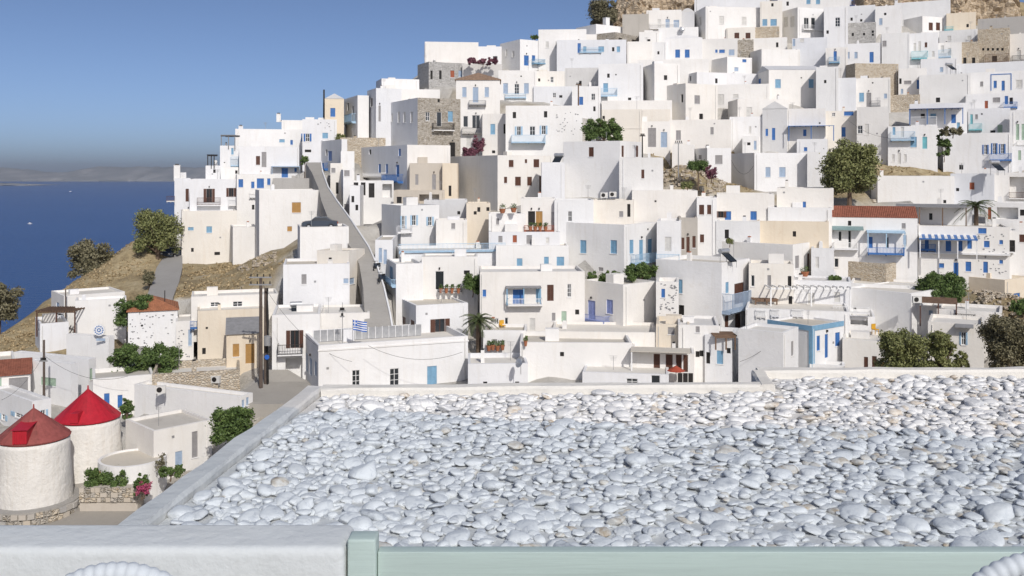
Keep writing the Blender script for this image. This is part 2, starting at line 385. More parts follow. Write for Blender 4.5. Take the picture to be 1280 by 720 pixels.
        if roof == 'hip':
            a = [(-ov, -ov, zt), (W + ov, -ov, zt), (W + ov, L + ov, zt), (-ov, L + ov, zt)]
            m_ = min(W, L) / 2
            r1 = (m_, m_, zt + rh) if W >= L else (W / 2, m_, zt + rh); r2 = (W - m_, L / 2, zt + rh) if W >= L else (W / 2, L - m_, zt + rh)
            if W >= L: r1 = (m_, L / 2, zt + rh)
            if W >= L: r.quad(a[0], a[1], r2, r1).quad(a[1], a[2], r2).quad(a[2], a[3], r1, r2).quad(a[3], a[0], r1)
            else: r.quad(a[0], a[1], r1).quad(a[1], a[2], r2, r1).quad(a[2], a[3], r2).quad(a[3], a[0], r1, r2)
            r.quad(*[(p[0], p[1], zt - .08) for p in a][::-1])
            for k in range(4): r.quad(*[(*a[k][:2], zt - .08), (*a[(k + 1) % 4][:2], zt - .08), a[(k + 1) % 4], a[k]])
        elif roof in ('gableF', 'gableS'):     # ridge running back (gable over the front) or along the front
            if roof == 'gableF':
                A, B2, Cc = (-.05, -.06, zt), (W / 2, -.06, zt + rh), (W + .05, -.06, zt); A2, B3, C2 = (-.05, L, zt), (W / 2, L, zt + rh), (W + .05, L, zt)
            else:
                A, B2, Cc = (-.06, L, zt), (-.06, L / 2, zt + rh), (-.06, -.05, zt); A2, B3, C2 = (W + .06, L, zt), (W + .06, L / 2, zt + rh), (W + .06, -.05, zt)
            r.quad(A, Cc, B2).quad(A2, B3, C2).quad(A, B2, B3, A2).quad(B2, Cc, C2, B3)
        elif roof == 'shed':                   # falls towards the front
            r.quad((-.1, -.2, zt), (W + .1, -.2, zt), (W + .1, L, zt + rh), (-.1, L, zt + rh)).quad((-.1, -.2, zt - .07), (-.1, L, zt - .07), (W + .1, L, zt - .07), (W + .1, -.2, zt - .07))
            r.quad((-.1, -.2, zt - .07), (W + .1, -.2, zt - .07), (W + .1, -.2, zt), (-.1, -.2, zt))
            for xx in (-.1, W + .1): r.quad((xx, -.2, zt - .07), (xx, L, zt - .07), (xx, L, zt + rh), (xx, -.2, zt))
        elif roof == 'vault':
            n_ = 10; pr = [(0 + W * k / n_, zt + rh * math.sin(math.pi * k / n_)) for k in range(n_ + 1)]
            for k in range(n_): r.quad((pr[k][0], 0, pr[k][1]), (pr[k + 1][0], 0, pr[k + 1][1]), (pr[k + 1][0], L, pr[k + 1][1]), (pr[k][0], L, pr[k][1]))
            r.quad(*[(p[0], 0, p[1]) for p in pr][::-1])
        r.build('roof', rc or mt, e)
    for (fc, kind, door, a0, z0, ww, hh) in wins:
        fm, pm, lm, sm = win_mesh(kind, door, ww, hh)
        loc, rr = ((a0, 0, z0), 0) if fc == 'F' else ((0, L - a0, z0), -math.pi / 2)
        nm = 'door' if door else 'window'
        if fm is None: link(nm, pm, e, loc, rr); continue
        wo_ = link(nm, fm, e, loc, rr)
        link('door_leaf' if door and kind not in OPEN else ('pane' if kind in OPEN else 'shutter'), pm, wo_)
        for lm_ in lm: link('shutter', lm_, wo_)
        if sm: link('sill', sm, wo_)
    for (fc, kind, door, a0, z0, ww, hh) in wins:
        if door and hh > 1.5 and z0 + hh + .5 < ztop and random.random() < .7:
            M_ = MB().box(-.07, .07, -.16, -.004, 0, .2); loc, rr = ((a0 + ww / 2, 0, z0 + hh + .2), 0) if fc == 'F' else ((0, L - a0 - ww / 2, z0 + hh + .2), -math.pi / 2)
            M_.build('wall_lamp', 'iron', e, loc=loc, rz=rr)
    if W > 4 and ztop > 3 and random.random() < .55:
        x, z = random.uniform(.6, W - .9), random.uniform(ztop * .45, ztop - .6)
        if not any(o[0] - .4 < x < o[1] + .4 and o[2] - .4 < z < o[3] + .4 for o in opens['F']): MB().box(x, x + .22, -.02, -.003, z, z + .2).build('wall_vent', random.choice(('dark', 'greymetal', 'greyshutter')), e)
    if W > 5 and ztop > 5 and random.random() < .3 and not bal:
        z = ztop - random.uniform(2.6, 3.2)
        if not any(o[2] - .15 < z < o[3] + .15 for o in opens['F']): MB().box(-.02, W + .02, -.07, -.004, z, z + .1).build('string_course', mt, e)
    for (bx0, bx1, yr, ys, colr, *rest) in bal:
        fc = face_of((bx0 + bx1) / 2); fn = on_front if fc == 'F' else on_left
        a0, zt = fn(bx0, yr); a1, zs = fn(bx1, ys); a0 += .05; a1 -= .05; pr = rest[0] if rest else .9
        sl = MB().box(0, a1 - a0, -pr, -.002, 0, .13)
        for k in range(3): sl.box((a1 - a0 - .1) * k / 2, (a1 - a0 - .1) * k / 2 + .1, -pr * .8, -.003, -.14, -.001)
        loc, rr = ((a0, 0, zs), 0) if fc == 'F' else ((0, L - a0, zs), -math.pi / 2)
        bo = sl.build('balcony', 'white' if colr in ('whitepaint', 'brown', 'iron') else colr, e, loc=loc, rz=rr)
        hr = max(.7, zt - zs); w_ = a1 - a0; rl = MB()
        for z in (.2, hr): rl.box(0, w_, -pr, -pr + .045, z - .045, z).box(0, .045, -pr + .046, 0, z - .045, z).box(w_ - .045, w_, -pr + .046, 0, z - .045, z)
        nb = max(3, int(w_ / .14))
        for k in range(nb + 1): rl.box((w_ - .03) * k / nb, (w_ - .03) * k / nb + .03, -pr + .007, -pr + .037, .135, hr - .046)
        for k in range(1, int(pr / .14)):
            for xx in (.007, w_ - .037): rl.box(xx, xx + .03, -pr + .05 + k * .14, -pr + .08 + k * .14, .135, hr - .046)
        rl.build('railing', colr, bo)
    for (ax0, ax1, ay, colr, pr, drop, posts) in aw:
        fc = face_of((ax0 + ax1) / 2); fn = on_front if fc == 'F' else on_left
        a0, zt = fn(ax0, ay); a1, _ = fn(ax1, ay); w_ = a1 - a0
        loc, rr = ((a0, 0, zt), 0) if fc == 'F' else ((0, L - a0, zt), -math.pi / 2)
        s_ = MB(); s_.quad((0, 0, 0), (0, -pr, -drop), (w_, -pr, -drop), (w_, 0, 0)).quad((0, 0, .06), (w_, 0, .06), (w_, -pr, .06 - drop), (0, -pr, .06 - drop))
        s_.quad((0, -pr, -drop), (0, -pr, .06 - drop), (w_, -pr, .06 - drop), (w_, -pr, -drop)).quad((0, 0, 0), (0, 0, .06), (0, -pr, .06 - drop), (0, -pr, -drop)).quad((w_, 0, 0), (w_, -pr, -drop), (w_, -pr, .06 - drop), (w_, 0, .06))
        for k in range(int(w_ / .8) + 1): xx = min(w_ - .09, k * .8 + .02); s_.box(xx, xx + .06, -pr + .05, -.02, -drop - .06, -drop * .98 - .002) if drop < .15 else None
        if colr == 'stripe':
            ao = MB().box(0, w_, -pr - .06, -pr, -drop - .1, -drop + .04).build('awning', 'blue', e, loc=loc, rz=rr); ns = int(w_ / .32)
            for k in range(ns):
                xa, xb = w_ * k / ns, w_ * (k + .96) / ns
                MB().quad((xa, 0, 0), (xa, -pr, -drop), (xb, -pr, -drop), (xb, 0, 0)).quad((xa, 0, .03), (xb, 0, .03), (xb, -pr, .03 - drop), (xa, -pr, .03 - drop)).build('awning_slat', 'blue' if k % 2 else 'whitepaint', ao)
        else: ao = s_.build('awning', colr, e, loc=loc, rz=rr)
        if posts:
            npst = max(2, int(posts[1])) if len(posts) > 1 else 2
            for k in range(npst):
                xx = .05 + (w_ - .2) * k / (npst - 1)
                MB().box(xx, xx + .11, -pr + .06, -pr + .17, -posts[0], -drop - .003).build('post', posts[2] if len(posts) > 2 else 'whitepaint', ao)
    if spots:
        sp = MB(); n_, sx0, sx1, sy0, sy1 = spots
        for k in range(n_):
            px, py = random.uniform(sx0, sx1), random.uniform(sy0, sy1); fc = face_of(px); fn = on_front if fc == 'F' else on_left
            a, z = fn(px, py); s1, s2 = random.uniform(.06, .17), random.uniform(.05, .11)
            if any(o[0] - .2 < a < o[1] + .2 and o[2] - .2 < z < o[3] + .2 for o in opens[fc]): continue
            pts = [(a + s1 * math.cos(q) * random.uniform(.6, 1), z + s2 * math.sin(q) * random.uniform(.6, 1)) for q in [k_ * 1.0472 for k_ in range(6)]]
            if min(p[0] for p in pts) < 0: continue
            f3 = tF if fc == 'F' else tL
            sp.quad(*[f3(p[0], -.025, p[1]) for p in pts])
            for q in range(6): p1, p2 = pts[q], pts[(q + 1) % 6]; sp.quad(f3(p1[0], -.025, p1[1]), f3(p1[0], .01, p1[1]), f3(p2[0], .01, p2[1]), f3(p2[0], -.025, p2[1]))
        tag(sp.build('bare_stone', 'slate', e), kind='stuff')
    for (cxp, cyt, sz, *rest) in chim:
        a, zt = on_front(cxp, cyt); m_ = MB(); s_ = sz / 2; back = min(L * .4, rest[0] if rest else 1.2)
        zt = CZ - (cyt - HY) / F * (C.y + back) - C.z
        m_.box(a - s_, a + s_, back - s_, back + s_, zr - .1, zt); m_.box(a - s_ - .05, a + s_ + .05, back - s_ - .05, back + s_ + .05, zt + .002, zt + .08)
        ch = m_.build('chimney', 'white', e)
        MB().box(a - s_ * .6, a + s_ * .6, back - s_ * .6, back + s_ * .6, zt + .082, zt + .25).build('chimney_cap', 'dark', ch)
    if roof == 'flat' and W > 2.2 and L > 2.2:
        rr_ = random.random()
        if rr_ < .42:
            x, y = random.uniform(.5, W - .8), random.uniform(L * .3, L - .6); hh = random.uniform(.35, .8); s_ = random.uniform(.15, .24)
            ch = MB().box(x - s_, x + s_, y - s_, y + s_, zr - .05, ztop + hh).build('chimney', mt, e); MB().box(x - s_ * .7, x + s_ * .7, y - s_ * .7, y + s_ * .7, ztop + hh + .002, ztop + hh + .12).build('chimney_cap', random.choice(('dark', 'terracotta', 'white')), ch)
        if rr_ > .25 and rr_ < .62:
            x, y = random.uniform(.4, W - .5), random.uniform(L * .2, L - .4); hh = random.uniform(1.0, 2.0); an_ = MB().tube([(x, y, zr), (x, y, ztop + hh)], .022, 5)
            for k in range(4): an_.tube([(x - .35 + .04 * k, y, ztop + hh - .12 * k), (x + .35 - .04 * k, y, ztop + hh - .12 * k)], .012, 4)
            an_.build('antenna', 'greymetal', e)
        if rr_ > .7:
            x, y, s_ = random.uniform(.4, max(.5, W - 2.2)), L * .5, random.uniform(.7, 1.2)
            MB().box(x, x + s_ * 1.4, y, y + s_, zr, ztop + random.uniform(.25, .9)).build('stair_head', mt, e)
        if rr_ > .35 and ztop > 2:
            x = random.choice((random.uniform(.15, .5), W - random.uniform(.15, .5)))
            if not any(o[0] - .1 < x < o[1] + .1 for o in opens['F']): MB().tube([(x, -.05, -1), (x, -.05, ztop - .25), (x, .1, ztop - .2)], .035, 6).build('drain_pipe', mt if rr_ < .7 else 'offwhite', e)
    cen = C + u * (W / 2) + v * (L / 2)
    BASES.append((C.x + u.x * W / 2, C.y + u.y * W / 2, C.z)); BASES.append((C.x + v.x * L * .5, C.y + v.y * L * .5 + .3, C.z + .3))
    HOUSES.append((e, C, u, v, W, L, ztop, label))
    return e
# ---------------------------------------------------------------- the village
# --- under the castle, the topmost row
H('white house with a navy iron balcony at the foot of the castle rock', 1028, 1064, -8, 12, t='w', w='D1052,-6,5,9', bal=[(1050, 1069, -1, 8, 'navy')])
H('pale plastered cube above the little grey stone house', 1058, 1094, 8, 30, t='p', w='k1063,22,3,4 k1075,24,3,3')
H('white stepped house with one tiny square window and one narrow grey one', 1094, 1126, 8, 44, t='w', w='k1105,16,3,3 i1099,23,4,8', chim=[(1120, 3, .5)])
H('long blank grey plastered wall house right below the castle rock', 1118, 1188, 4, 24, t='p', par=.2)
H('small white house with two dark brown doors side by side below the castle rock', 1126, 1180, 20, 42, c=1153, t='w', w='N1161,28,5,10 N1170,28,5,10')
H('cream and white low house with a turquoise rail under the castle rock', 1183, 1220, 17, 40, t='c', w='k1208,30,3,4', bal=[(1180, 1192, 34, 38, 'turquoise', .5)])
H('white strip house with two grey shutters beneath the cream one with turquoise rail', 1174, 1222, 39, 56, t='p', w='w1184,45,5,6 w1209,45,5,5')
H('grey stone block with a flat top against the castle rock', 1222, 1284, 24, 46, t='e')
H('roofless brown stone ruin with broken arches', 1201, 1224, 53, 80, t='k', w='k1204,72,4,8 k1215,72,4,7', roof='flat', par=.8)
H('tall square stone house with a long timber balcony and corbels', 1222, 1262, 37, 80, t='k', w='k1228,60,2,3 k1234,60,2,3 k1240,60,2,3 k1246,60,2,3 k1252,60,2,3 K1240,70,6,9', bal=[(1231, 1262, 69, 78, 'timber', 1.1)])
H('white house with grey door beside the timber-balconied stone house', 1259, 1290, 43, 82, t='w', w='W1271,63,5,12', bal=[(1265, 1286, 70, 77, 'iron', .6)])
H('white house with a bright turquoise balcony and three narrow doors', 1135, 1173, 42, 78, t='w', w='W1142,54,3,10 W1148,52,3,13 n1156,53,3,6 w1165,64,3,7', bal=[(1139, 1160, 65, 74, 'turquoise')])
H('white house with pale blue iron balcony beside the turquoise balcony', 1172, 1202, 54, 80, t='w', w='W1176,57,4,9 W1185,60,4,9', bal=[(1173, 1189, 63, 72, 'skyblue', .6)])
H('grey-white tall blank house with a single beige shutter high up', 1102, 1137, 42, 88, t='p', w='g1103,51,5,7')
H('small grey field-stone house with pin-hole windows', 1057, 1095, 29, 56, t='g', w='k1065,41,2,4 k1079,41,2,3 k1090,38,2,3 k1090,42,2,2')
H('white house with three narrow blue shutters in a row below the grey field-stone house', 1056, 1101, 55, 80, t='w', w='i1057,65,5,8 i1068,65,4,8 B1087,65,5,13')
H('white cube with one little grey window and a leaning slab on its roof', 1151, 1196, 74, 98, t='w', w='i1175,84,4,6', dep=4)
H('cream stone house with a grey left end and bare front wall', 1049, 1123, 79, 120, c=1069, t='k', w='k1101,96,3,3 k1083,95,3,2')
H('white house with a tall blue shutter next to the cream stone house', 1123, 1158, 86, 120, t='w', w='k1124,98,2,7 g1130,101,9,4 b1146,100,3,11 i1126,111,3,6')
H('wide rough plastered house with one dark hole, above the blue pillared porch', 1149, 1213, 94, 132, t='p', w='k1170,122,5,6', par=.1)
H('long pale wall house with a roof slope beneath the timber balcony', 1195, 1290, 80, 96, t='p')
H('white house with blue-outlined facade and two blue windows', 1211, 1288, 91, 122, t='w', w='g1225,102,4,6 b1242,101,4,9 b1252,101,4,12 w1270,100,8,10')
H('white house with blue shutter, grey door and small pale shutter by a stub wall', 1069, 1113, 98, 138, t='w', w='l1074,116,6,11 G1083,116,6,19 i1105,117,4,6', bal=[(1089, 1101, 126, 133, 'greymetal', .4)])
H('blank grey-white house left of the blue shutter and grey door house', 1030, 1070, 98, 138, t='p', w='i1042,91,3,6')
H('long white house with a rust red door and a bright blue corner balcony', 1207, 1290, 118, 150, t='w', w='R1231,126,4,10 g1241,122,9,6 B1256,120,4,10 k1262,122,4,8', bal=[(1254, 1272, 128, 135, 'blue', .7)])
H('white house under a blue pillared porch with a balustrade', 1137, 1209, 130, 188, t='w', w='k1151,142,5,6 l1163,142,7,6 B1189,143,6,11 l1196,153,4,8', aw=[(1136, 1203, 137, 'navy', 2.6, .1, (2.3, 4, 'blue'))], bal=[(1138, 1171, 147, 158, 'whitepaint', 2.2)])
H('white house with pale blue long balcony and teal door, below the blue porch', 1110, 1172, 158, 208, t='w', w='L1116,156,3,10 W1126,153,4,13 T1153,171,6,15 l1138,171,8,13 w1115,193,3,9 W1122,191,4,14 w1130,193,3,9', bal=[(1113, 1144, 165, 176, 'skyblue')])
H('tall grey-white blank gable house with two grey windows behind the big tree', 1071, 1111, 134, 197, t='p', w='x1071,157,6,10 w1081,155,5,13', dep=7)
H('white house with a navy door and blue panel above the big tree', 1026, 1072, 139, 180, t='m', w='b1055,136,12,5 B1052,159,5,12 x1040,141,4,4')
H('white house with teal balcony and pale green shutter', 1210, 1263, 136, 170, t='w', w='T1213,143,3,12 g1219,143,3,6 s1247,156,6,11 k1238,163,6,3', bal=[(1211, 1228, 155, 163, 'turquoise')])
H('white house end with tall pale green shutters', 1262, 1292, 138, 205, t='w', w='S1270,155,4,20 S1277,155,5,20', bal=[(1272, 1292, 178, 182, 'whitepaint', .8)])
H('broad white house with three pairs of open blue shutters over a blue balcony', 1179, 1265, 167, 216, t='w', w='q1230,181,4,12 Q1241,179,4,14 q1251,180,4,12 k1199,206,5,6', bal=[(1237, 1265, 192, 201, 'blue')], dep=7)
H('small white house with a dark doorway at the foot of the tall green shutters', 1265, 1292, 183, 212, t='p', w='S1273,188,3,12')
H('long blank white house behind the red tiled roof', 1089, 1193, 220, 262, c=1097, t='w', dep=7, w='k1180,250,2,4')
H('grey-white house with one rust red shutter beside the palm', 1188, 1243, 217, 268, t='p', w='r1212,228,6,9 k1196,235,2,4')
H('white house with a deep brown-railed loggia above arched openings', 1241, 1292, 216, 258, t='w', w='K1262,221,22,27', bal=[(1261, 1284, 240, 249, 'brown', .5)])
H('white house with brown doors in square arches below the loggia', 1232, 1292, 253, 285, t='w', w='R1235,259,4,15 K1246,259,27,15 k1275,262,8,8', D=112)
H('white house with a wide thin porch roof and blue railing beside the palm', 1121, 1215, 256, 284, t='p', w='D1161,266,5,9', aw=[(1120, 1207, 255, 'slate', 3.0, .25, (3.2, 4, 'timber'))], D=113)
H('white house with a dark red tiled roof, a green awning and a bright blue balcony', 1035, 1147, 271, 336, t='w', w='k1061,276,2,6 g1127,279,5,7 D1048,289,4,12 D1060,288,4,22 B1086,296,5,14 D1107,296,4,14 i1129,294,4,12 d1043,323,5,11', roof='gableS', rc='tileroof', rh=1.2, dep=6, th=-17,
  bal=[(1042, 1073, 302, 312, 'whitepaint'), (1084, 1130, 308, 318, 'blue', 1.2)], aw=[(1040, 1079, 283, 'awninggreen', 1.1, .35, ()), (1083, 1131, 288, 'skyblue', 1.3, .2, (1.9, 3, 'skyblue'))])
H('white and blue two-storey house with scattered dark wall stones and blue doors', 1148, 1262, 282, 348, t='w', th=-21, w='B1156,300,5,12 B1182,301,7,13 B1197,301,6,13 B1209,300,6,11 b1223,285,10,7 b1230,301,7,8 b1250,300,3,5 b1174,329,6,6 B1192,328,6,19 b1207,327,7,12 B1229,327,6,14 b1250,325,3,5',
  spots=(70, 1222, 1258, 293, 345), aw=[(1148, 1220, 293, 'stripe', 2.2, .3, (2.4, 4, 'whitepaint'))], bal=[(1148, 1170, 309, 313, 'blue', .7)], dep=7)
H('white house with outside stairs next to the stone-speckled blue door house', 1259, 1292, 288, 348, t='w', w='K1260,300,8,15 n1274,293,8,10', bal=[(1258, 1268, 311, 316, 'iron', .5)])
H('low square house of bare field stone', 1054, 1136, 330, 358, c=1106, t='k', w='g1068,347,8,7', dep=5, par=.2, th=42)
H('low cream house with one blue window beside the stony slope', 1208, 1290, 350, 378, t='c', c=1256, w='b1267,367,8,8', th=35)
H('long low white roof terrace in front of the bare stone house', 1062, 1181, 354, 372, t='w', w='k1098,362,9,3', dep=6)
H('white house with a brown timber porch on its roof', 1060, 1187, 367, 420, c=1139, t='w', dep=6, th=40)
H('small white cube with one tiny window in front of the timber porch', 1137, 1171, 381, 412, t='w', w='i1162,388,3,6', dep=2.5, aw=[(1149, 1196, 371, 'timber', 2.2, .3, (2.6, 3, 'brown'))])
H('white house with an iron-railed terrace above the twin trees', 1171, 1252, 386, 430, t='w', w='', bal=[(1193, 1220, 392, 402, 'iron', .4)])
H('white house with green and blue shutters behind the twin trees', 1160, 1230, 402, 470, t='m', w='u1202,415,5,16 k1206,452,4,8', aw=[(1194, 1217, 405, 'slate', .8, .2, ())])
H('white low house with two brown shutters and a brown door', 1053, 1124, 424, 472, t='m', w='n1080,446,5,16 N1090,445,6,21 O1102,452,9,14', chim=[(1110, 414, .35)])
H('white house with a flat terrace above a deep shaded garage opening', 1039, 1094, 394, 424, t='w', w='K1043,395,14,12 K1063,396,22,11', bal=[(1041, 1088, 383, 392, 'whitepaint', .7)])
# --- upper middle
H('white house with blue windows touching the castle rock', 972, 1062, -6, 12, t='w', w='l1008,-1,5,6 l1020,-1,5,6 k983,2,3,5')
H('white two-window house with a balcony loggia and a grey side wall', 976, 1032, 9, 52, c=997, t='w', w='w980,22,5,11 w988,21,5,12 D1005,22,6,14 D1014,22,5,14', bal=[(1002, 1032, 31, 39, 'whitepaint', .6)])
H('warm white house with blue windows above a planted porch', 950, 978, 2, 50, t='m', w='l953,24,6,8 l963,24,8,8 k964,4,3,4')
H('wide two-storey white house with two grey shutters under the castle rock', 867, 953, 8, 50, c=882, t='w', w='w874,22,3,9 w899,20,6,10 w927,21,6,10', dep=7)
H('long low white wall house on the castle slope', 868, 962, -2, 12, t='w')
H('white house with two grey doors and one blue door below the cliff', 808, 852, 13, 38, t='w', w='W822,24,4,11 I832,24,5,11 I842,25,7,10', bal=[(812, 848, 29, 36, 'whitepaint', .4)])
H('grey vaulted block beside the three-door house', 851, 868, 15, 38, t='y', roof='vault', rh=.7)
H('bare grey wall house at the foot of the castle cliff', 778, 811, 18, 37, t='e', rf='cement')
H('small white house with two square rust brown windows', 908, 944, 35, 50, t='m', w='n918,41,6,7 n932,41,6,7')
H('white house with a framed window between the loggia house and the grey field-stone house', 1030, 1060, 9, 62, t='w', w='x1044,22,6,11 k1033,38,3,4')
H('white house with a blue balcony below the framed window house', 1032, 1060, 60, 104, t='w', w='B1042,64,4,12 i1042,91,4,6', bal=[(1036, 1050, 72, 79, 'lightblue', .7)])
H('low rubble stone block between the cream stone house and the blue porch', 1112, 1150, 119, 140, t='k', par=.5)
H('plain white house corner right of the gabled roof', 1020, 1048, 84, 140, t='p', w='k1030,100,3,4')
H('stub of brown field-stone wall house beside the two rust windows', 944, 974, 34, 50, t='k', par=.6)
H('plain white stepped block above the rounded blue-window house', 823, 873, 35, 54, t='w')
H('small white block with a dark opening near the dark-windowed stone house', 799, 824, 40, 55, t='w', w='k809,49,4,3')
H('brown stone house with two dark square windows below the cliff', 744, 802, 40, 62, c=769, t='s', w='k773,47,5,6 k790,49,5,4', th=50)
H('white cube with a pipe, left of the rounded blue-window house', 784, 815, 52, 78, t='w')
H('narrow white house with a slit window beside the rounded one', 814, 833, 53, 78, t='p', w='k822,64,2,4')
H('rounded white house with two bright blue shutters', 831, 878, 48, 78, t='w', w='b844,62,6,10 b856,62,6,10', roof='vault', rh=.5)
H('stained old white house with three small blue windows', 877, 922, 49, 74, t='p', w='b894,62,3,4 b899,62,7,4 i911,62,7,7')
H('bit of bare brown stone house next to the stained white one', 921, 942, 50, 70, t='s')
H('white cube with two tiny blue windows and grey side', 888, 940, 71, 93, c=909, t='w', w='b928,74,5,4 i918,84,5,5')
H('white house with a green window on top of the gabled white house', 940, 984, 48, 66, t='w', w='k970,53,3,6')
H('stepped blank white house with grey left wall above the gabled house', 936, 1000, 61, 90, c=952, t='w')
H('plain pale grey box house right of the stepped blank house', 990, 1034, 48, 80, t='p', w='i984,46,3,9 w1000,44,5,4')
H('white house with low gabled roof and two light blue shutters', 946, 1028, 87, 126, c=961, t='w', w='b948,99,3,6 l969,99,7,11 l1011,99,6,11', roof='gableS', rh=1.0, rc='grey', dep=7)
H('long white house with one dark window and curved grey side', 853, 948, 90, 112, c=871, t='w', w='k894,98,3,6 k862,95,2,6')
H('tall rounded whitewashed house with grey side and two small windows', 828, 897, 104, 156, c=857, t='m', w='k830,116,2,5 k851,118,3,10 g868,119,7,11 k874,142,5,7', dep=6)
H('white house with faint blocked windows next to the tall rounded house', 894, 962, 106, 128, t='w', w='w897,118,8,12 w916,118,7,5')
H('white house with one pale grey shutter left of the gabled chapel', 910, 986, 124, 158, c=922, t='w', w='w933,134,7,13')
H('grey-fronted chapel with a pointed gable and two slim navy windows', 953, 984, 136, 186, t='y', w='b957,161,3,9 b965,160,4,15', roof='gableF', rh=1.1, dep=8)
H('tall plain white tower house with a small window and grey side', 803, 850, 79, 140, c=818, t='w', w='k830,94,4,6', dep=6)
H('long white parapet house above the tall rounded one', 797, 886, 75, 96, t='w')
H('cream long terrace house above the planted rubble lot', 778, 838, 137, 156, t='m', par=.2)
H('white house with a light blue window, an old grey door and a blue door', 780, 838, 152, 188, t='w', w='l791,163,9,11 G810,160,10,24 I826,165,8,19')
H('long white house with two grey shutters left of the chapel', 836, 914, 150, 184, t='w', w='g845,163,6,12 g888,159,4,9')
H('blank white house joined to the chapel', 912, 955, 146, 180, t='w', w='w936,158,3,8')
H('white house with a lamp above the rubble lot', 840, 868, 181, 214, t='w')
H('white house with one grey shutter behind the round bush', 866, 914, 185, 228, c=884, t='w', w='g873,194,4,5 g894,194,9,11')
H('white block with a crenellated top corner', 928, 948, 170, 200, t='w', w='k934,178,4,3 i943,176,2,11')
H('broad white house with two pale blue shutters and a big grey side wall', 912, 1011, 191, 240, c=943, t='w', w='i957,209,6,12 i974,209,8,12', dep=8)
H('plain white house end right of the two pale blue shutters', 1009, 1034, 190, 244, t='w')
H('white house with bright blue pergola beside the chapel', 984, 1032, 136, 186, t='w', w='B1004,162,4,8 b1005,185,4,5', aw=[(985, 1042, 158, 'blue', 2.2, .08, (2.2, 3, 'blue'))])
H('white wall house below the blue pergola', 996, 1034, 174, 200, t='w', w='b1005,184,4,5')
# --- top of the skyline, left part
H('white skyline block with chimney next to the cliff pine', 720, 778, 30, 46, c=745, t='w', chim=[(763, 21, .9)], dep=6)
H('white house end on the skyline with small roof block', 715, 746, 43, 60, t='w')
H('long white house on the skyline with arched niches', 673, 733, 37, 80, t='w', w='w682,52,4,8 w694,52,4,8')
H('wide grey-white house with blue shutters and pale railings high on the slope', 696, 783, 50, 92, t='p', w='b722,54,4,12 l729,58,4,9 l748,58,7,7 l771,58,4,7 k765,59,3,5', bal=[(724, 752, 60, 66, 'skyblue', .3)])
H('white house with a blue door and blue balcony next to a grey-finned side', 625, 680, 49, 86, c=650, t='w', w='w632,62,2,8 w640,64,3,7 B655,69,6,13 b665,69,4,7', bal=[(664, 680, 74, 81, 'lightblue')], dep=7)
H('low white house at the skyline beside the crimson bougainvillea', 575, 627, 58, 78, t='w', w='D616,70,6,7')
H('white stepped block alone against the sky', 531, 598, 52, 82, t='w', dep=8)
H('old grey stone house with slit windows below the stepped skyline block', 522, 582, 77, 108, c=536, t='g', w='k538,88,3,11 k549,88,3,11 r563,88,5,9 i573,88,6,8')
H('blue-grey roofed low house below the crimson bougainvillea', 578, 628, 80, 102, t='y', par=.1)
H('two-storey white house with blue shutters and a mullioned door below the skyline', 623, 671, 88, 126, t='w', w='i629,104,6,13 X643,105,6,13 i655,104,6,13', bal=[(631, 658, 117, 123, 'skyblue', .4)])
H('white wing with a tall thin window joined to the blue shutter house', 668, 709, 89, 114, t='m', w='k673,98,2,4 x688,96,4,7')
H('grey plastered house between white ones with a lamp pole in front', 706, 750, 85, 114, t='y', w='k724,101,3,6')
H('low grey house with one small blue-framed window', 667, 717, 108, 128, t='p', w='x691,116,4,6 k699,119,4,3')
H('white house with a small blue door by the lamp pole', 715, 751, 108, 146, t='w', w='B724,121,5,10 x739,117,5,8 k742,133,2,6')
H('tall white house with a pale blue balcony on brackets and a pale door', 748, 804, 80, 132, t='w', w='k759,92,3,5 l754,104,6,11 k785,122,4,3', bal=[(751, 772, 111, 121, 'skyblue', 1.0)], dep=7)
H('white terrace house with pipe below the bracketed pale blue balcony', 752, 840, 126, 150, t='w', w='k747,146,4,4')
H('cream wall house above the big green tree', 752, 802, 137, 190, t='m', w='k740,145,3,4')
# --- left shoulder of the hill, above the lane
H('cream gabled house with one blue window on the skyline by a thin black pole', 406, 430, 123, 160, t='c', w='b413,135,6,11', roof='gableF', rh=.8, rc='grey', dep=6, D=148)
H('grey-sided white house with light blue balcony high above the lane', 426, 461, 119, 172, c=447, t='w', w='k434,129,2,9 k440,133,2,10 g430,150,3,8', bal=[(431, 445, 145, 153, 'skyblue', .7)], dep=9, D=147, th=23, lt='p')  # left wall tinted greyer, shade put into its colour
H('grey-sided narrow house with a beige door, between the skyline houses', 459, 502, 110, 172, c=470, t='p', w='g463,123,3,10 G473,132,3,20 k455,141,2,10', dep=9, D=145, th=22)
H('long white roof-terrace house with an orange pipe on top', 469, 550, 111, 140, t='w', w='g480,121,6,10', D=150)
H('white box on the skyline left of the grey stone house', 470, 524, 98, 118, c=477, t='w', D=154)
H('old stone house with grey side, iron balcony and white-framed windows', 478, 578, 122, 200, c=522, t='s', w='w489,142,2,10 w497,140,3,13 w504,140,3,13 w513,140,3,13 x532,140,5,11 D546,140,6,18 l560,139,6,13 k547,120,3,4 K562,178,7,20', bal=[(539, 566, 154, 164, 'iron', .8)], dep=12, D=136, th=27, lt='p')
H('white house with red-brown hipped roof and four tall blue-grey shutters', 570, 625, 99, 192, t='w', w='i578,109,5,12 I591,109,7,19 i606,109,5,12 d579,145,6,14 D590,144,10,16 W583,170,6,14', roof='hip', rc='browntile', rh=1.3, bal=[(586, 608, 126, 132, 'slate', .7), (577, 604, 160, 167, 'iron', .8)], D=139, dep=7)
H('narrow white house with pale blue shuttered window next to the hipped roof house', 603, 634, 142, 196, t='m', w='l613,155,6,13 k630,155,2,12 k615,188,4,3', D=134)
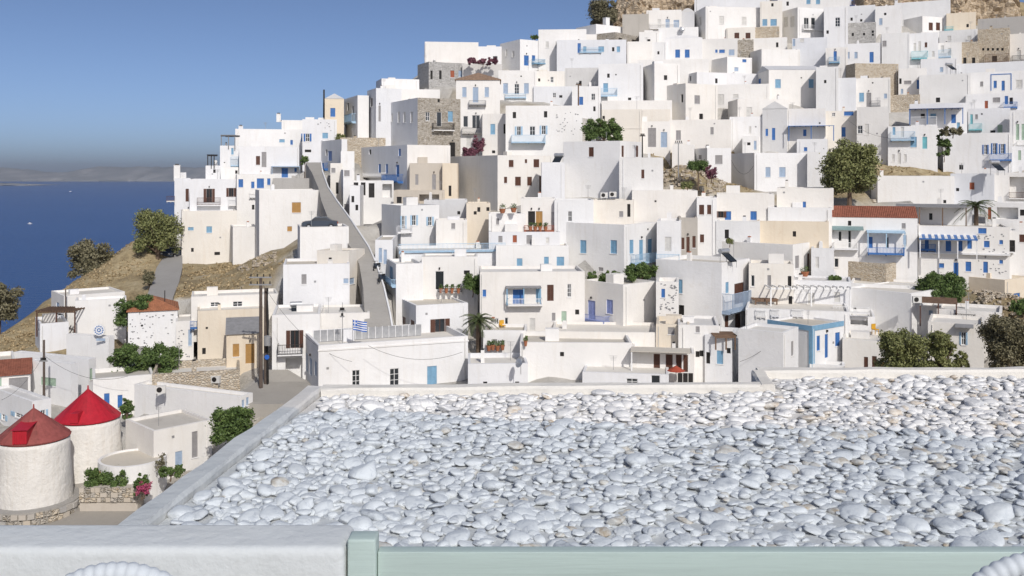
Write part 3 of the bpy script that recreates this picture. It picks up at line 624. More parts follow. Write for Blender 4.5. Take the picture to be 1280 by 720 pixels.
H('white house with pale blue slatted balcony on struts and three windows under it', 632, 728, 132, 200, t='w', w='k641,140,4,8 k680,139,4,8 u646,158,5,11 X662,158,7,11 u677,157,5,11', bal=[(639, 682, 169, 179, 'skyblue', 1.2)], spots=(25, 695, 724, 140, 168), D=131, dep=6)
H('white cubic house with blue door and stone flecks by the lane top', 378, 421, 149, 214, t='w', w='q382,167,5,10 l403,166,7,7 k381,187,8,2', D=146, spots=(14, 400, 418, 152, 186), dep=6)
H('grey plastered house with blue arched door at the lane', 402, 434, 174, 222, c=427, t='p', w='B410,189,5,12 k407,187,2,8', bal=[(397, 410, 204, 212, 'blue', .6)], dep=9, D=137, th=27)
H('low cream wall house behind the grey lane house', 425, 482, 172, 188, t='k', D=142)
H('small white cube beside the blue arched door', 426, 443, 189, 214, t='w', D=135)
H('long grey-sided house with white end wall and narrow blue windows', 441, 563, 181, 236, c=509, t='w', w='k447,193,2,9 k461,187,3,6 b498,186,3,9 B473,205,3,12 B482,205,3,12 B495,206,4,15 b450,206,2,8', bal=[(437, 483, 216, 222, 'whitepaint', .8), (484, 504, 218, 228, 'blue', .9)], dep=15, D=128, th=30, lt='p')  # long left wall gets a greyer tint to paint in its shade
H('white arcade with dark bays under the grey-sided house', 437, 492, 226, 252, t='p', w='K442,228,6,16 K451,228,6,16 K461,229,7,18 K478,230,12,17', D=126, dep=4)
H('narrow tall house with ochre panel facing the lane', 413, 428, 204, 250, t='m', w='g414,210,5,6 k420,228,3,14', D=131, dep=5)
H('white narrow house with grey louvres along the lane', 426, 440, 212, 285, c=429, t='w', w='g430,209,7,7 g429,255,6,16', D=125, dep=6)
H('white stepped house along the lane below the arcade', 437, 455, 232, 290, c=450, t='w', w='k440,245,2,8 k445,256,2,7', D=121, dep=6)
H('unpainted taupe concrete house with two slit windows', 512, 556, 204, 258, t='a', w='G519,218,4,13 G540,218,5,20', D=125, dep=7, rf='cement')
H('taupe concrete arcade with three dark arches', 492, 556, 238, 262, t='a', w='K496,246,6,8 K507,246,9,10 K524,243,25,12', D=121, dep=4)
H('cream narrow house squeezed beside the taupe concrete house', 553, 572, 204, 258, t='c', w='k561,232,3,13', D=124)
H('tall grey and cream house with brown shutters in two rows', 563, 690, 194, 260, c=622, t='m', w='n636,200,6,9 n656,199,3,5 n667,199,7,10 n630,221,4,8 n644,221,7,11 n659,221,6,11 n674,220,3,24', dep=10, D=122, rf='roofing', th=29, lt='y')  # grey left wall colour carries painted shade
H('white cube joined to the brown-shuttered cream house', 677, 706, 203, 248, t='w', D=118, dep=5)
H('big blank white house with one brown shutter and two slit doors', 704, 802, 176, 248, c=775, t='w', w='n736,184,6,12 n777,182,3,14 n795,182,3,14', D=119, th=58, dep=8)
H('grey-white house with a single narrow brown window below the rubble lot', 774, 829, 197, 245, t='p', w='n802,212,3,11', D=115, dep=6)
H('white house with striped pots, light blue open shutters over the lane', 477, 549, 257, 318, c=501, t='p', w='u500,270,4,16 u515,269,5,13 u535,271,5,11', bal=[(494, 514, 282, 291, 'white', .6)], D=111, dep=8, th=29)
H('grey small house behind the blue open shutters', 530, 584, 250, 285, t='y', w='k572,264,3,3', D=117)
H('white cube with one small grey window behind the balustrade', 545, 584, 275, 310, t='w', w='g564,279,5,7', D=110, dep=4)
H('cream weathered house with two tiny windows', 583, 613, 254, 310, t='c', w='k597,259,3,6 k610,259,2,5 k593,264,2,4', D=113, dep=5)
H('white house with potted terrace and reddish railing', 651, 694, 248, 292, t='w', w='K660,264,9,17 O670,264,8,20 W690,265,3,16', D=109, dep=5, bal=[(655, 693, 281, 289, 'rust', 1.2)])
H('grey-white house with one open shuttered window in the middle of the slope', 693, 742, 250, 296, t='p', w='x710,264,5,13', D=108, dep=6)
H('low white house with dark wedge doorway on its roof terrace', 738, 792, 250, 280, t='m', w='g774,264,5,7 K784,255,4,16', D=109, dep=5)
H('white house with three brick-brown doors under the potted terrace', 611, 700, 290, 312, t='w', w='g623,295,5,8 r641,294,5,9 g658,294,7,11 w683,297,3,7', D=105.5, dep=3)
H('small white house with a single window left of the potted terrace', 611, 657, 267, 300, t='w', w='g620,273,4,8', D=108, dep=4)
H('long white terrace house with a pale blue balustrade', 496, 638, 313, 362, c=500, t='w', D=103, dep=6, bal=[(498, 632, 305, 314, 'skyblue', .25)])
H('low white house with three light blue shutters', 620, 711, 307, 342, t='w', w='l646,323,7,12 l680,321,6,12 l696,321,9,13', D=103.5, dep=4)
H('big white house with light blue shutters, a door and a thin balcony', 708, 823, 281, 348, c=780, t='w', w='l725,300,8,17 l763,300,8,17 l787,300,5,17 L799,300,5,25 l810,299,5,17 l728,336,6,14 g748,334,6,3', bal=[(787, 821, 318, 326, 'skyblue', .7)], D=103, dep=7, th=50)
H('white house corner with a blocked doorway above the gnarled trees', 821, 851, 276, 336, t='w', w='W831,296,8,18', D=104, dep=6, bal=[(820, 850, 317, 326, 'skyblue', .6)])
H('dark grey cement house front with three brown windows', 849, 872, 272, 328, t='e', w='n852,297,3,15 N858,296,4,20 n866,295,3,15', D=106, dep=5)
H('tall white house with two brown windows above and one below', 871, 896, 247, 328, t='w', w='n874,256,6,12 n884,256,5,12 n875,293,5,10', D=108, dep=6)
H('white house top with a cream parapet block below the rubble lot', 790, 872, 238, 278, t='w', D=111, dep=6)
H('white house with two square royal blue windows', 896, 968, 242, 280, t='w', w='b906,264,8,11 b938,264,8,11 j896,264,7,8', D=111, dep=6)
H('white house with a small black doorway and brown stairs', 895, 950, 276, 310, t='p', w='K906,287,5,11', D=107.5, dep=5)
H('long cream house with one small grey window', 946, 1036, 276, 318, t='c', w='k991,289,4,7', D=107, dep=6)
H('grey-white house with two slim blue doors', 971, 1042, 235, 276, t='m', w='B992,253,5,11 B1004,252,3,11', D=112, dep=7)
H('white long low house beyond the cream one', 960, 1040, 259, 282, t='w', D=109.5)
H('white long house with a tin flue beside the rooftop solar tank', 900, 1015, 306, 350, c=991, t='w', w='g994,320,5,15 N1009,317,3,24 k969,324,5,3', D=102, dep=6, th=50)
H('pale blue-grey house with a slim white door', 1014, 1042, 310, 352, t='p', w='W1020,321,3,14', D=103, dep=5)
H('old cream wall house with three narrow openings behind the slatted pergola', 936, 992, 329, 388, t='m', w='d939,344,4,14 g960,344,3,16 K985,345,4,13 K986,370,4,14', D=98, dep=4)
H('big textured white house with brown door, balcony and blue shutters', 820, 937, 329, 428, c=902, t='w', w='l846,349,7,18 k847,381,8,16 l907,353,4,13 N918,355,12,23 n906,395,5,15 N919,393,7,26', bal=[(902, 944, 367, 380, 'steelblue', 1.1)], D=95, dep=6, th=52)
H('white house wing with scattered dark stones and one blue slit', 820, 848, 352, 412, t='w', w='b828,361,2,11', spots=(60, 823, 846, 354, 400), D=93.6, dep=4)
H('white terrace wall house below the slatted pergola', 932, 1062, 385, 415, t='w', D=93, dep=7, bal=[(944, 958, 387, 397, 'whitepaint', .2), (963, 975, 386, 396, 'whitepaint', .2), (989, 1005, 386, 396, 'whitepaint', .2)])
H('white house with a round chimney and a shuttered window above the pergola terrace', 989, 1064, 350, 396, t='w', w='w1043,365,7,13 W1010,366,8,18', D=98, dep=5, chim=[(1000, 344, .4)])
# --- front row, right half
H('white cube house with one grey window in its shaded side', 923, 998, 416, 486, c=979, t='w', w='g989,427,3,17', D=82.5, dep=4)
H('small white house outlined in light blue trim with blue door', 960, 1054, 408, 462, c=1015, t='w', w='b1021,420,4,18 B1031,418,4,29 b1044,416,6,16', D=86, dep=6, th=38)
H('low white yard wall house in front of the blue trimmed one', 1012, 1056, 455, 478, t='w', D=86, dep=2)
H('grey-white house with small windows and weathered parapet', 848, 899, 406, 478, t='w', w='g870,408,4,8 k871,439,2,8 k876,438,2,8', D=87, dep=6)
H('small white house with light blue double shutters and collapsed porch', 881, 923, 420, 478, t='w', c=915, w='K883,440,3,15 l896,438,8,17 k911,435,3,7', D=85.5, dep=4, th=70)
H('cream roof-terrace house with two small brown windows', 820, 862, 405, 440, t='c', w='g835,409,8,9', D=88.5, dep=5)
H('white house with a flat dark-edged porch and brown window frames', 788, 868, 440, 482, t='w', w='N817,438,8,20 N832,437,9,22 N845,436,7,22 N854,434,6,22', D=84.5, dep=5, aw=[(789, 863, 434, 'roofing', 1.5, .12, (2.4, 2, 'whitepaint'))])
H('low white house with dark-trimmed windows near the porch', 728, 836, 465, 486, t='w', w='X783,473,14,8 D814,469,11,11', D=82, dep=7, par=.1)
H('white house with a lavender door, shutter and railing', 728, 821, 356, 408, c=779, t='w', w='V735,375,9,26 v758,374,8,19', bal=[(720, 763, 394, 404, 'lavender', .9)], D=94, dep=6, th=40)
H('white house with a blue porch, brown door and lower doors', 600, 731, 340, 426, t='w', w='b604,362,3,9 B641,362,14,18 L670,361,5,17 N684,356,8,20 x709,355,5,16 W662,398,7,16 g690,391,4,10 S702,389,6,23 k719,387,5,6 x618,398,5,12 D631,397,4,12', D=95, dep=6, th=3, aw=[(632, 676, 358, 'slate', .9, .1, (1.75, 3, 'lightblue'))], bal=[(634, 678, 372, 381, 'whitepaint', .95)])
H('low white house with a cream roof terrace above the satellite dish', 690, 822, 414, 446, t='m', D=89.5, dep=6, w='k735,424,0.5,0.5')
H('small white block with flower pots on its wall beside the palm', 604, 658, 413, 450, t='w', w='g617,424,4,5', D=90, dep=4)
H('white house with a sagging earth roof behind the satellite dish', 650, 790, 428, 470, t='w', D=85, dep=6, w='k702,440,1,1')
H('white low house with the satellite dish on its roof', 585, 660, 455, 490, t='w', w='k605,477,3,6 k644,477,5,4', D=82, dep=5)
H('white corner house with brown shutters and murals on its shaded side', 496, 585, 382, 434, c=520, t='w', w='N503,395,4,21 N513,399,5,17 j544,399,12,18', D=92.5, dep=7)
H('white house with a dark glazed door on a terrace with flower rail', 527, 597, 321, 374, t='w', w='D544,339,11,23 k580,338,7,5', bal=[(547, 578, 360, 366, 'iron', .3)], D=98.5, dep=4)
H('white blank house corner at the lane with a pale blue balcony', 484, 529, 330, 372, c=495, t='w', w='l487,332,4,18', bal=[(482, 495, 349, 358, 'skyblue', .5)], D=97, dep=6)
H('narrow white house facing the lane with tall blue-grey windows', 469, 497, 300, 360, c=491, t='p', w='i474,310,3,18 i480,312,3,18', D=103, dep=7)
H('long single-storey white school-like house with blue door and mullioned windows', 379, 585, 432, 492, c=398, t='w', w='I382,440,3,26 I387,446,3,25 I393,450,3,22 x440,463,10,20 x487,461,12,21 L534,458,12,25', D=83, dep=9, par=.55)
H('low white block with brown shuttered windows behind the flag', 398, 462, 392, 436, t='w', w='n411,413,12,6 n437,413,10,6', D=92.5, dep=6)
H('white house with a brown and yellow balcony door over a shop entrance', 340, 400, 394, 478, t='w', w='J363,413,11,22 K357,448,21,30', bal=[(347, 379, 429, 442, 'iron', 1.0)], D=89, dep=7)
H('white two-storey house with one small grey shutter above the lane', 354, 437, 331, 398, t='w', w='g377,343,6,12 i436,348,6,6', D=98, dep=7, chim=[(413, 326, .5)])
H('cream old house with broken parapet beside the lane', 396, 456, 314, 388, c=436, t='m', w='i437,348,6,6', D=101, dep=6, th=72)
H('white garage block below the parked car', 372, 436, 284, 330, c=375, t='w', D=106, dep=6)
H('white low annex with two small twin windows', 239, 348, 371, 392, t='m', w='x263,378,11,5 x291,377,12,6', D=101, dep=5)
H('cream plastered wall house behind the utility poles', 247, 330, 389, 452, t='c', w='k254,435,2,8', D=98, dep=4)
H('little shed house with a grey slab roof and ochre door', 283, 327, 417, 460, t='c', w='O307,430,11,24 o291,430,8,16', roof='shed', rc='slate', rh=1.1, D=93, dep=3.2)
# --- left cliff-side cluster
DL = 140
H('slim white end house with a tall chimney and brown balcony over the sea', 218, 238, 223, 300, t='w', w='N232,236,4,16 N235,262,2,14', D=142, chim=[(221, 207, .9)], bal=[(208, 219, 245, 252, 'brown', .8)], dep=7)
H('white house with brown shutters and a dark brown balcony facing the bay', 237, 300, 224, 270, t='w', w='J258,236,7,17 j286,235,6,11', bal=[(246, 276, 247, 257, 'brown', .9), (285, 300, 246, 257, 'whitepaint', .7)], D=139, dep=7)
H('cream-white house with three small windows on the brown hillside', 227, 296, 264, 338, t='m', w='l235,284,7,4 l258,283,7,8 k239,310,3,5 k268,315,7,4 k298,284,3,3', D=134, dep=7)
H('white house with arched blue windows and a big square blue door', 296, 343, 218, 292, t='w', w='b298,224,6,10 b314,227,4,8 b321,223,9,12 b334,223,4,8 k315,256,3,6', bal=[(311, 320, 240, 247, 'whitepaint', .5)], D=138, dep=7)
H('big blank white house with one beige shutter on the brown hillside', 319, 402, 238, 330, c=324, t='w', w='o365,253,11,13 o378,277,10,6 o359,283,6,6', D=124, dep=8)
H('white gable wall house between the beige shutter house and the brown hillside', 288, 322, 284, 332, c=291, t='w', D=129, dep=6)
H('grey-beige retaining block under the blue porch', 341, 393, 223, 244, t='e', D=136, dep=5, rf='cement')
H('white house with brown window, arched niche and blue-roofed porch', 299, 374, 183, 232, t='w', w='n320,195,5,11 G327,190,6,19 B352,210,8,12 b368,210,3,5', aw=[(339, 375, 208, 'steelblue', 1.3, .1, (2.2, 2, 'steelblue'))], D=145, dep=6)
H('white tower with grey glass pergola box on top', 275, 300, 182, 222, t='w', w='l289,185,3,8', bal=[(288, 299, 196, 208, 'skyblue', .5)], D=147, dep=6)
H('long white house with blue shuttered window on the upper left skyline', 294, 402, 161, 198, t='w', w='q379,167,5,10 l349,174,7,4 b363,175,3,6', D=152, dep=6, chim=[(301, 158, .7)])
H('white top house with a slender white flue on the skyline', 352, 404, 150, 172, t='w', D=156, dep=6, chim=[(348, 143, .7), (352, 152, .6)])
H('small white block with steel frame on its terrace', 257, 278, 207, 232, t='w', w='k267,212,2,4', D=146, dep=5)
H('white cube below the glass pergola tower', 276, 298, 209, 232, t='w', w='k298,213,3,4 k316,213,5,4', D=144, dep=5)
H('white house with a sunken porch set against the dry slope', 64, 156, 370, 418, c=80, t='w', w='i70,377,4,14 D74,391,9,12', D=108, dep=7, th=38)
H('blank white front block beside the sunken porch', 94, 158, 376, 420, t='w', D=104, dep=3)
H('white terrace block with a flat reed pergola over the dry slope', 44, 86, 405, 440, c=50, t='w', w='k47,408,2,4', D=101, dep=6)
H('white house carrying a round blue and white sign', 83, 139, 421, 466, c=136, t='w', w='', D=97.5, dep=5, th=72)
H('white house with light green shutters on its shaded side', 17, 120, 449, 492, c=111, t='w', w='s112,461,2,14 s116,457,3,15', D=92.5, dep=6, th=68)
H('white block with light green shutters behind the wooden pole', 36, 94, 455, 508, c=89, t='w', w='s51,471,19,12 g69,466,1,30', D=88.5, dep=4, th=68)
H('white house with a red tiled lean-to roof and lattice screen', -14, 38, 470, 510, t='w', w='s-6,473,8,10 G11,473,24,17', roof='shed', rc='tileroof', rh=.9, D=86.5, dep=3)
H('white house behind the red tiled lean-to', -16, 19, 452, 482, t='w', D=91, dep=5)
H('low white house with pale blue windows beside the darker windmill', -10, 64, 502, 548, c=40, t='w', w='u2,517,5,9 u19,515,10,9 u51,513,6,10', D=81, dep=5, th=50)
H('whitewashed rubble house with a red hipped roof and bare stones', 160, 222, 389, 458, t='w', spots=(60, 163, 219, 393, 445), roof='hip', rc='tileorange', rh=1.15, D=101, dep=6)
H('whitewashed rubble wing with a blue balcony next to the red hipped roof', 220, 242, 402, 460, t='w', spots=(18, 222, 238, 408, 448), w='i236,412,3,20', D=100, dep=5, bal=[(237, 248, 401, 410, 'blue', .6)])
H('white house with one tall and one short blue shutter behind the brighter windmill', 116, 192, 474, 524, t='w', w='B130,492,7,18 b147,494,6,15', D=86, dep=5)
H('white flat roof house with an air conditioner and one blue window', 168, 316, 496, 532, c=300, t='w', w='b196,518,15,7 i303,500,2,9 i308,497,3,9', D=81, dep=5, th=66)
H('stone-walled roof terrace above the air conditioner house', 190, 300, 468, 500, t='k', D=86.5, dep=6, par=.7, w='')
H('white L-shaped house with a blue-framed door and a tall patterned window', 157, 265, 539, 600, c=192, t='w', w='i219,565,9,20 g240,540,7,31', D=75, dep=5, th=45)
# ---------------------------------------------------------------- land
ctrl = [tuple(b) for b in BASES]
def cp(px, py, D, dz=0): p = P(px, py, D); ctrl.append((p.x, p.y, p.z + dz))
ridge = [(-70, 480, 106), (-30, 456, 109), (0, 440, 112), (20, 421, 115), (40, 406, 118), (65, 387, 121), (90, 371, 124), (112, 357, 127), (130, 345, 129.5), (150, 328, 132), (165, 315, 134), (185, 305, 137), (200, 300, 139)]
ridge = [tuple(np.array(ridge[i]) + (np.array(ridge[i + 1]) - np.array(ridge[i])) * f_) for i in range(len(ridge) - 1) for f_ in (0, .5)] + [ridge[-1]]
for (a, b, d) in ridge:
    cp(a, b, d, 2.0); p = P(a, b, d)
    for (dd, dz) in ((3.5, 1.5), (9, -4.5), (18, -20), (35, -45), (60, -85), (90, -110)): ctrl.append((p.x - dd * .5, p.y + dd, max(p.z + dz, -8)))
for q in [(15, 446, 107), (40, 425, 109), (70, 396, 115), (110, 365, 121), (140, 350, 124), (250, 352, 117), (300, 348, 114), (340, 318, 118), (270, 340, 124), (225, 345, 124), (220, 372, 110), (170, 335, 127),
          (190, 374, 109), (200, 350, 119), (213, 325, 131), (155, 445, 97), (175, 410, 103), (240, 365, 112), (350, 305, 121), (330, 335, 113),
          (43, 648, 69.5), (110, 615, 75), (165, 625, 72), (130, 655, 67), (0, 655, 68), (-60, 660, 68), (300, 560, 76), (270, 590, 73), (330, 500, 84), (350, 480, 87), (240, 610, 71),
          (470, 412, 92), (466, 360, 98), (455, 330, 102), (445, 310, 106), (420, 270, 116), (405, 240, 125), (394, 212, 136), (388, 200, 140),
          (870, 225, 117), (850, 200, 122), (900, 235, 115), (930, 238, 114), (1110, 205, 124), (1160, 208, 122), (1060, 240, 117), (1230, 360, 100), (1265, 372, 96), (1170, 372, 101), (1240, 400, 94), (1270, 460, 84), (1150, 465, 84)]: cp(*q)
for x in range(-60, 90, 15):
    for (y, z) in ((-25, 95), (-10, 94), (0, 94), (10, 93), (30, 86 - max(0, -x) * .03), (45, 81 - max(0, -x) * .1), (56, 80 - max(0, -x) * .12)): ctrl.append((x, y, z))
for y in (-20, 40, 100, 160, 220, 280, 340, 400, 470, 520):
    for xx in (1380, 1500): cp(xx, y, depth_of(y))
for px in range(420, 1500, 40):
    z0 = 2 if px > 760 else (60 - (px - 420) * .17)
    ytop = max(z0, -25)
    d = depth_of(max(0, min(160, ytop if px > 760 else 130 - (px - 420) * .33))) + 14
    p = P(px, max(-8, 130 - (px - 420) * .4) if px < 760 else -8, d)
    ctrl.append((p.x, p.y, p.z - (1.5 if px > 760 else 7))); ctrl.append((p.x, p.y + 20, p.z - (14 if px < 720 else 3))); ctrl.append((p.x, p.y + 50, p.z - 45 if px < 720 else p.z - 25)); ctrl.append((p.x, p.y + 90, max(-5, p.z - 90)))
for px in range(1090, 1420, 30): cp(px, 26, 180); cp(px, 30, 190)
for px in range(225, 420, 25):
    p = P(px, 200, 162); ctrl.append((p.x, p.y, p.z - 8)); ctrl.append((p.x, p.y + 20, p.z - 30)); ctrl.append((p.x, p.y + 60, p.z - 90)); ctrl.append((p.x, p.y + 90, -8))
for yy in range(-30, 300, 30):
    ctrl.append((-150, yy, -6)); ctrl.append((-115, yy, 25 if yy < 100 else 5))
CT = np.array(ctrl)
GX = np.arange(-160, 166, 1.6); GY = np.arange(-34, 300, 1.6)
gx, gy = np.meshgrid(GX, GY); q = np.stack([gx.ravel(), gy.ravel()], 1)
gz = np.zeros(len(q))
for s in range(0, len(q), 4000):
    d2 = ((q[s:s + 4000, None, :] - CT[None, :, :2]) ** 2).sum(2) + .6
    idx = np.argpartition(d2, 10, axis=1)[:, :10]; dd = np.take_along_axis(d2, idx, 1); w_ = dd ** -1.6
    gz[s:s + 4000] = (w_ * CT[idx, 2]).sum(1) / w_.sum(1)
gz = gz.reshape(gx.shape)
for _ in range(3):
    g2 = gz.copy(); g2[1:-1, 1:-1] = (gz[1:-1, 1:-1] * 2 + gz[:-2, 1:-1] + gz[2:, 1:-1] + gz[1:-1, :-2] + gz[1:-1, 2:]) / 6; gz = g2
# keep the land under every house floor
for (e, C, u, v, W, L, zt, lb) in HOUSES:
    ux = (gx - C.x) * u.x + (gy - C.y) * u.y; vx = (gx - C.x) * v.x + (gy - C.y) * v.y
    ins = (ux > -.8) & (ux < W + .8) & (vx > -2.2) & (vx < L + .5)
    gz[ins] = np.minimum(gz[ins], C.z + .2)
_px = gx / np.maximum(gy, 1) * F + CX; _py = HY - (gz - CZ) / np.maximum(gy, 1) * F
gz = gz - 1.3 * ((_px > -150) & (_px < 340) & (_py > 585) & (gy > 55) & (gy < 85))
def ground(x, y):
    i = min(max((x - GX[0]) / 1.6, 0), len(GX) - 2); j = min(max((y - GY[0]) / 1.6, 0), len(GY) - 2)
    a, b2 = int(i), int(j); fx, fy = i - a, j - b2
    return float((gz[b2, a] * (1 - fx) + gz[b2, a + 1] * fx) * (1 - fy) + (gz[b2 + 1, a] * (1 - fx) + gz[b2 + 1, a + 1] * fx) * fy)
rough = rng.normal(0, .10, gz.shape)
vz = gz + rough - .15
verts = np.stack([gx.ravel(), gy.ravel(), vz.ravel()], 1)
ny, nx = gx.shape
ii = (np.arange(ny - 1)[:, None] * nx + np.arange(nx - 1)[None, :]).ravel()
faces = np.stack([ii, ii + 1, ii + 1 + nx, ii + nx], 1)
me = bpy.data.meshes.new('hillside'); me.from_pydata(verts.tolist(), [], faces.tolist())
me.polygons.foreach_set('use_smooth', [True] * len(faces))
hp = np.array([[C.x + u.x * W / 2 + v.x * L / 2, C.y + u.y * W / 2 + v.y * L / 2] for (e, C, u, v, W, L, zt, lb) in HOUSES])
dmin = np.sqrt(((q[:, None, :] - hp[None]) ** 2).sum(2).min(1)).reshape(gx.shape)
town = np.clip((9 - dmin) / 3, 0, 1)
pxs = gx / np.maximum(gy, 1) * F + CX; pys = HY - (gz - CZ) / np.maximum(gy, 1) * F
dry = np.zeros_like(town)
for (x0, x1, y0, y1) in [(-200, 212, 290, 452), (215, 352, 300, 372), (818, 942, 183, 240), (1030, 1192, 190, 246), (1180, 1300, 355, 425), (770, 830, -30, 20), (1100, 1300, -40, 25)]:
    dry = np.maximum(dry, ((pxs > x0) & (pxs < x1) & (pys > y0) & (pys < y1)).astype(float))
town = town * (1 - dry)
ca = me.color_attributes.new('paved', 'FLOAT_COLOR', 'POINT')
ca.data.foreach_set('color', np.repeat(town.ravel()[:, None], 4, 1).astype(np.float32).ravel())
m, n, b = mat_base('hillside', .95, .1)
at = N(n, 'ShaderNodeVertexColor', layer_name='paved'); geo = N(n, 'ShaderNodeNewGeometry')
n1 = N(n, 'ShaderNodeTexNoise', Scale=.35, Detail=8., Roughness=.65); n.links.new(geo.outputs['Position'], n1.inputs['Vector'])
n2 = N(n, 'ShaderNodeTexNoise', Scale=2.2, Detail=9., Roughness=.75); n.links.new(geo.outputs['Position'], n2.inputs['Vector'])
r1 = ramp(n, [(.3, (.25, .20, .125)), (.48, (.40, .32, .19)), (.62, (.52, .43, .27)), (.75, (.46, .40, .31))]); n.links.new(n1.outputs['Fac'], r1.inputs[0])
r2 = ramp(n, [(.35, (.6, .6, .6)), (.7, (1.15, 1.15, 1.15))]); n.links.new(n2.outputs['Fac'], r2.inputs[0])
mu = N(n, 'ShaderNodeMixRGB', blend_type='MULTIPLY'); mu.inputs[0].default_value = .8; n.links.new(r1.outputs[0], mu.inputs[1]); n.links.new(r2.outputs[0], mu.inputs[2])
r3 = ramp(n, [(.3, (.42, .40, .36)), (.7, (.62, .60, .56))]); n.links.new(n1.outputs['Fac'], r3.inputs[0])
mx = N(n, 'ShaderNodeMixRGB'); n.links.new(at.outputs['Color'], mx.inputs[0]); n.links.new(mu.outputs[0], mx.inputs[1]); n.links.new(r3.outputs[0], mx.inputs[2]); n.links.new(mx.outputs[0], b.inputs['Base Color'])
bp = N(n, 'ShaderNodeBump', Strength=.7, Distance=.35); n.links.new(n2.outputs['Fac'], bp.inputs['Height']); n.links.new(bp.outputs[0], b.inputs['Normal'])
me.materials.append(m); o = link('hillside', me); tag(o, 'dry brown hillside carrying the white village', 'hillside', kind='structure')
# dry scrub and tufts on the bare slopes: nobody could count them
tv, tf_ = [], []
drymask = (dry > 0) & (gy > 80) & (gy < 150)
cand = np.argwhere(drymask)
for k in range(16000):
    j, i = cand[rng.integers(len(cand))]; x = GX[i] + rng.uniform(-.8, .8); y = GY[j] + rng.uniform(-.8, .8)
    if math.sin(x * .35 + 1.7) + math.sin(y * .41) + rng.normal(0, .6) < .35: continue
    if any(False for _ in ()): continue
    z = ground(x, y) - .15; s = rng.uniform(.06, .24)
    for q_ in range(5):
        a = rng.uniform(0, 6.28); dx, dy = math.cos(a), math.sin(a); i0 = len(tv); wd = s * .35
        tv += [(x - dy * wd + dx * .1, y + dx * wd, z), (x + dy * wd + dx * .1, y - dx * wd, z), (x + dx * s * .9 + dy * wd * .4, y + dy * s * .9, z + s * rng.uniform(.5, 1.1)), (x + dx * s * .7 - dy * wd, y + dy * s * .7, z + s * rng.uniform(.4, 1.))]
        tf_.append((i0, i0 + 1, i0 + 2, i0 + 3))
me = bpy.data.meshes.new('dry_scrub'); me.from_pydata(tv, [], tf_); me.materials.append(MATS['scrub'])
tag(link('dry_scrub', me), 'dry straw coloured scrub and tufts on the bare slope', 'scrub', kind='stuff')
# loose rubble in the vacant lot and on the bare rock
rb = MB()
for (x0, x1, y0, y1, d0, d1, cnt) in [(822, 905, 186, 240, 124, 114, 260), (895, 940, 225, 240, 116, 113, 220), (1088, 1190, 198, 216, 125, 121, 160), (1185, 1270, 352, 385, 101, 95, 200), (295, 345, 315, 335, 119, 115, 40)]:
    for k in range(cnt):
        f_ = random.random(); p = P(random.uniform(x0, x1), y0 + (y1 - y0) * f_, d0 + (d1 - d0) * f_); z = ground(p.x, p.y); s = random.uniform(.08, .3)
        M_ = Matrix.Translation((p.x, p.y, z + s * .2)) @ Matrix.Rotation(random.uniform(0, 3), 4, 'Z') @ Matrix.Rotation(random.uniform(-.4, .4), 4, 'X')
        rb.box(-s, s, -s * .7, s * .7, -s * .7, s * .55, M_)
tag(rb.build('rubble', 'creamstone'), 'loose pale rubble stones in the vacant lots', 'rubble', kind='stuff')

# sea
m, n, b = mat_base('sea', .3, .32)
geo = N(n, 'ShaderNodeNewGeometry')
mp = N(n, 'ShaderNodeMapping'); mp.inputs['Scale'].default_value = (.05, .12, .1); n.links.new(geo.outputs['Position'], mp.inputs[0])
n1 = N(n, 'ShaderNodeTexNoise', Scale=1., Detail=7., Roughness=.65); n.links.new(mp.outputs[0], n1.inputs['Vector'])
bp = N(n, 'ShaderNodeBump', Strength=1., Distance=9.); n.links.new(n1.outputs['Fac'], bp.inputs['Height']); n.links.new(bp.outputs[0], b.inputs['Normal'])
mp2 = N(n, 'ShaderNodeMapping'); mp2.inputs['Scale'].default_value = (.0006, .0016, .1); n.links.new(geo.outputs['Position'], mp2.inputs[0])
n2 = N(n, 'ShaderNodeTexNoise', Scale=1., Detail=4.); n.links.new(mp2.outputs[0], n2.inputs['Vector'])
r1 = ramp(n, [(.3, (.026, .088, .275)), (.7, (.034, .104, .305))]); n.links.new(n2.outputs['Fac'], r1.inputs[0]); n.links.new(r1.outputs[0], b.inputs['Base Color'])
b.inputs['IOR'].default_value = 1.33
tag(MB().quad((-11500, -300, 0), (11500, -300, 0), (11500, 11500, 0), (-11500, 11500, 0)).build('sea', 'sea'), 'deep blue calm sea', 'sea', kind='structure')
